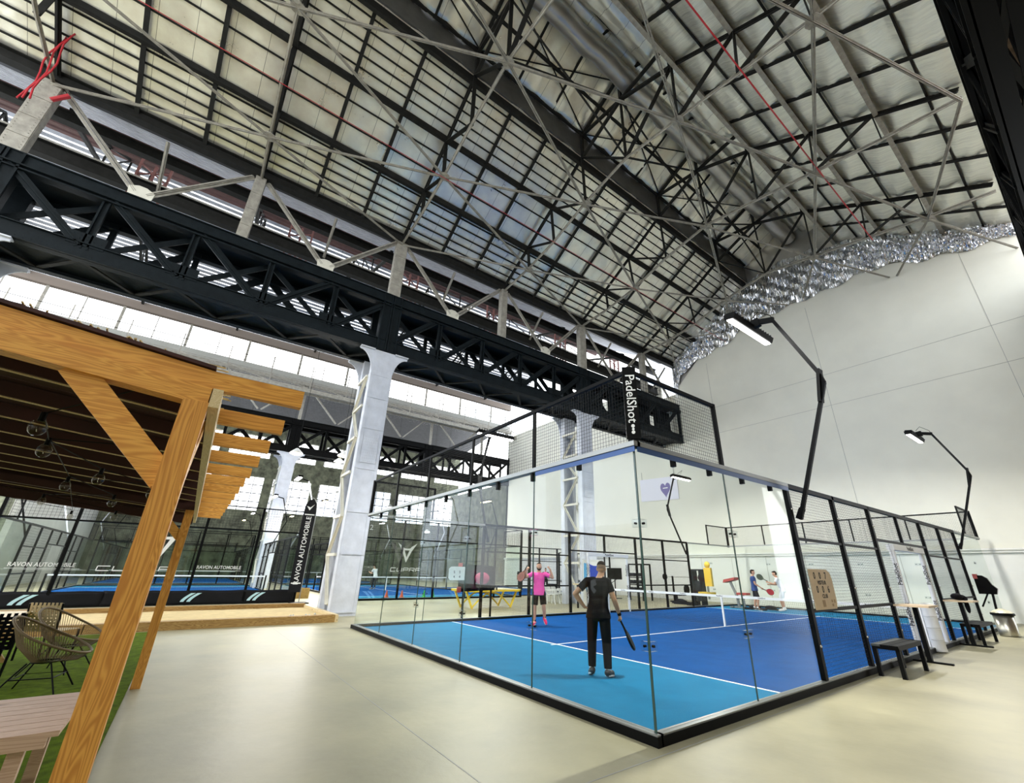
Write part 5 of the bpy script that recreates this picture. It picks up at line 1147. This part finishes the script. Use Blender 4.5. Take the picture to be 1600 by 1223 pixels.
    t.location = loc; t.rotation_euler = (0, 0, rz); t.scale = (scale,) * 3
    return t
def racket(label, grip_p, d, face_n, m, loc, rz, scale=1.0):
    """padel racket: grip starts at grip_p, extends along d; coordinates local to the player"""
    t = thing('padel_racket', label, 'racket', (0, 0, 0)); g = Vector(grip_p); d = Vector(d).normalized(); fn = Vector(face_n); fn = (fn - d * fn.dot(d)).normalized(); sd = d.cross(fn)
    MB().tube(g - d * .05, g + d * .12, .016, 10).build('grip', 'black', t)
    b = MB()
    for s in (-1, 1): b.beam(g + d * .11, g + d * .20 + sd * s * .055, .02, .03, fn)
    b.build('throat', m, t); c = g + d * .315; pts = []
    for i in range(28):
        a = 2 * pi * i / 28; r = .125 if True else 0; pts.append(c + d * (cos(a) * .145) + sd * (sin(a) * .125 * (1 - .12 * (cos(a) < 0) * -cos(a))) - fn * .018)
    h = MB().prism(pts, fn * .036).build('hitting_face', m, t)
    for side in (-1, 1):
        b = MB()
        for i in range(-3, 4):
            for j_ in range(-3, 4):
                if i * i + j_ * j_ < 11: q = c + d * (i * .026) + sd * (j_ * .024) + fn * (.0185 * side); b.tube(q, q + fn * (.0006 * side), .0055, 8)
        b.build('hole_pattern', 'black', h)
    MB().path([p_ + fn * .018 for p_ in pts] + [pts[0] + fn * .018], .012, 8).build('rim', 'black', t)
    MB().path([g - d * .05, g - d * .08 + sd * .02, g - d * .12 + sd * .01, g - d * .10 - sd * .01, g - d * .05], .003, 5).build('wrist_cord', 'black', t)
    t.location = loc; t.rotation_euler = (0, 0, rz); t.scale = (scale,) * 3; return t
Z = .0
# 1) player clad in black, back to the camera, hand on hip, racket hanging
JB = dict(pelvis=(0, 0, .95), chest=(.025, .0, 1.32), neck=(.045, .01, 1.46), head=(.08, .06, 1.585), nod=-.35, turn=-.12,
          shr=(.175, .0, 1.39), elr=(.27, -.02, 1.12), wrr=(.34, .10, .89), shl=(-.165, .0, 1.39), ell=(-.37, -.06, 1.19), wrl=(-.22, .0, .99),
          hpr=(.095, 0, .90), knr=(.115, .03, .50), anr=(.12, -.01, .10), tor=(.17, .13, .05), hpl=(-.09, 0, .90), knl=(-.12, .05, .51), anl=(-.13, .04, .115), tol=(-.16, .17, .05), hdr=(.10, .10, -.30), hdl=(.5, .12, -.1))
bl_loc = (-2.20, 1.51, .02); bl_rz = radians(42)
person('player in black T-shirt and trousers, back turned, one hand on hip', bl_loc, bl_rz, JB, 'skintan', 'blackcloth', 'blackcloth', False, 'shoegrey', grip=(.9, .5), palm=((-.9, .4, 0), (.2, .0, -1)), buzz=True, scale=.99)
racket('black padel racket hanging from the hand of the player in black', (.365, .13, .80), (.42, .15, -.88), (.9, -.12, .42), 'black', bl_loc, bl_rz, .975)
bp = MB().prism([(-.10, -.127, 1.40), (-.02, -.131, 1.42), (.0, -.131, 1.34), (-.06, -.134, 1.31), (-.01, -.134, 1.25), (-.05, -.130, 1.20), (-.10, -.127, 1.27)], (0, -.004, 0)).build('shirt_print', 'greyprint')
pp = [o for o in COL.objects if o.name.startswith('person') and o.type == 'EMPTY'][-1]; bp.parent = pp
wb = MB().tube((.332, .085, .925), (.345, .108, .885), .033, 16).build('wristband', 'black'); wb.location = wb.location; wb.parent = pp
# 2) player in pink facing the camera with raised arms
JP = dict(pelvis=(0, 0, .95), chest=(0, -.01, 1.32), neck=(0, .0, 1.49), head=(0, .02, 1.64), nod=.12, turn=0,
          shr=(.195, 0, 1.43), elr=(.42, .06, 1.32), wrr=(.40, .14, 1.56), shl=(-.195, 0, 1.43), ell=(-.42, .06, 1.33), wrl=(-.33, .14, 1.58),
          hpr=(.10, 0, .90), knr=(.13, .05, .50), anr=(.13, .0, .10), tor=(.17, .13, .05), hpl=(-.10, 0, .90), knl=(-.15, .06, .52), anl=(-.18, -.03, .20), tol=(-.21, .05, .10), hdr=(-.25, .15, .25), hdl=(.2, .1, .3))
pk_loc = (-7.96, 4.84, .02); pk_rz = radians(-126)
person('bearded player in pink T-shirt and black shorts raising both fists', pk_loc, pk_rz, JP, 'skin', 'pinkcloth', 'blackcloth', True, 'pinkshoe', grip=(.9, .9), palm=((-1, 0, .2), (1, 0, .2)), beard=True, sock='blackcloth')
racket('bronze padel racket hanging from the raised hand of the pink shirted player', (.40, .18, 1.62), (.42, .05, -.78), (.5, .8, .3), 'bronze', pk_loc, pk_rz)
# 3) far pair
JS = dict(pelvis=(0, 0, .95), chest=(0, .0, 1.32), neck=(0, .0, 1.49), head=(0, .03, 1.64), nod=-.1, turn=0,
          shr=(.19, 0, 1.42), elr=(.24, .05, 1.14), wrr=(.22, .28, .98), shl=(-.19, 0, 1.42), ell=(-.25, -.02, 1.14), wrl=(-.24, .05, .88),
          hpr=(.095, 0, .90), knr=(.12, .08, .50), anr=(.12, .0, .10), tor=(.15, .14, .05), hpl=(-.095, 0, .90), knl=(-.12, -.02, .50), anl=(-.13, -.12, .10), tol=(-.15, .02, .05))
fb = (-7.72, 17.6, .02); rb = radians(-62)
person('player in blue T-shirt and dark shorts standing beyond the net with a red racket', fb, rb, JS, 'skin', 'navycloth', 'darkcloth', True, 'shoegrey', grip=(.9, .3), beard=False, vox=.012)
racket('red padel racket held low by the player in blue', (.21, .34, .93), (-.1, .85, -.35), (1, .1, .2), 'redracket', fb, rb)
JW = dict(pelvis=(0, -.04, .93), chest=(0, .06, 1.29), neck=(0, .10, 1.45), head=(0, .16, 1.59), nod=-.3, turn=0,
          shr=(.19, .08, 1.38), elr=(.24, .18, 1.12), wrr=(.15, .44, 1.12), shl=(-.19, .08, 1.38), ell=(-.24, .22, 1.13), wrl=(-.16, .48, 1.22),
          hpr=(.095, -.03, .88), knr=(.12, .04, .48), anr=(.12, .0, .10), tor=(.15, .14, .05), hpl=(-.095, -.03, .88), knl=(-.12, .08, .48), anl=(-.13, .04, .10), tol=(-.15, .18, .05))
fw_ = (-6.95, 18.55, .02); rw = radians(110)
person('player all in white bending forward beyond the net, holding a racket out', fw_, rw, JW, 'skin', 'whitecloth', 'whitecloth', True, 'whiteplastic', grip=(.2, .9), beard=False, vox=.012)
racket('olive padel racket held out by the player in white', (-.14, .53, 1.28), (.15, .8, .45), (.9, -.2, .2), 'olive', fw_, rw)
# 4) small figures in the distance
JD = dict(JS); JD['wrr'] = (.2, .12, 1.25); JD['elr'] = (.27, .0, 1.15)
person('distant person in white top leaning on a counter beyond the courts', (-31.5, 7.6, .02), radians(120), JW, 'skin', 'whitecloth', 'darkcloth', False, vox=.02, face=False)
person('distant person in black standing near the far fence with lifted hands', (-24.5, 18.6, 0), radians(-120), JD, 'skin', 'blackcloth', 'darkcloth', False, vox=.02, face=False)
person('distant person in dark clothes half hidden by fence posts', (-25.5, 16.9, 0), radians(60), JS, 'skin', 'darkcloth', 'darkcloth', False, vox=.02, face=False)

t = thing('court_turf', 'strip of blue turf behind the tall mesh fence near the end wall', 'turf', (-28, 18, 0))
MB().bb((-34.5, 13.7, 0), (-21.4, 21.6, .02)).build('turf_sheet', 'darkblue', t)
t = thing('mesh_fence', 'tall black framed mesh fence in front of the end wall, left of the portal', 'fence', (-21, 17.5, 0))
for k in range(6):
    y = 13.6 + k * 1.6; MB().bb((-21.04, y - .04, 0), (-20.96, y + .04, 3.0 if k < 5 else 4)).build('post', 'black', t)
    if k < 5: MB().grid((-21, y, .05), (0, 1.6, 0), (0, 0, 2.9), .1, .1, .005).build('mesh_panel', 'wire', t)
for z in (.05, .95, 2.15, 3.0): MB().bb((-21.03, 13.6, z - .025), (-20.97, 21.6, z + .025)).build('rail', 'black', t)
t = thing('mesh_fence', 'low black fence frame standing nearer than the tall mesh fence', 'fence', (-17.8, 16.0, 0))
for k in range(4):
    y = 14.2 + k * 1.5; MB().bb((-17.84, y - .04, 0), (-17.76, y + .04, 2.6)).build('post', 'black', t)
for z in (.95, 1.9, 2.6): MB().bb((-17.83, 14.2, z - .025), (-17.77, 18.7, z + .025)).build('rail', 'black', t)

t = thing('painted_reflection', 'pale lilac painted reflection with a purple heart high on the end wall', 'poster', (-14.5, EW - .1, 6.4))
MB().prism([(-17.3, EW - .02, 8.05), (-14.1, EW - .02, 7.9), (-14.1, EW - .02, 6.3), (-17.3, EW - .02, 6.45)], (0, -.03, 0)).build('reflection_sheet', mat('lilac_sheet', (.80, .79, .88), .5), t)  # window-like reflection with heart logo, painted as a hung sheet
h = []
for i in range(32):
    a = 2 * pi * i / 32; h.append((-15.1 + .42 * sin(a) ** 3, EW - .055, 7.1 + .036 * (13 * cos(a) - 5 * cos(2 * a) - 2 * cos(3 * a) - cos(4 * a))))
hp_ = MB().prism(h, (0, -.01, 0)).build('printed_heart', mat('purple_heart', (.20, .17, .38), .5), t)
MB().bb((-15.3, EW - .07, 7.15), (-14.9, EW - .066, 7.21)).build('heart_caption', 'lettering', hp_)
for x in (-17.1, -14.3): MB().beam((x, EW - .04, 8.0), (x, EW - .04, 8.6), .02).build('hanging_cord', 'steel', t)
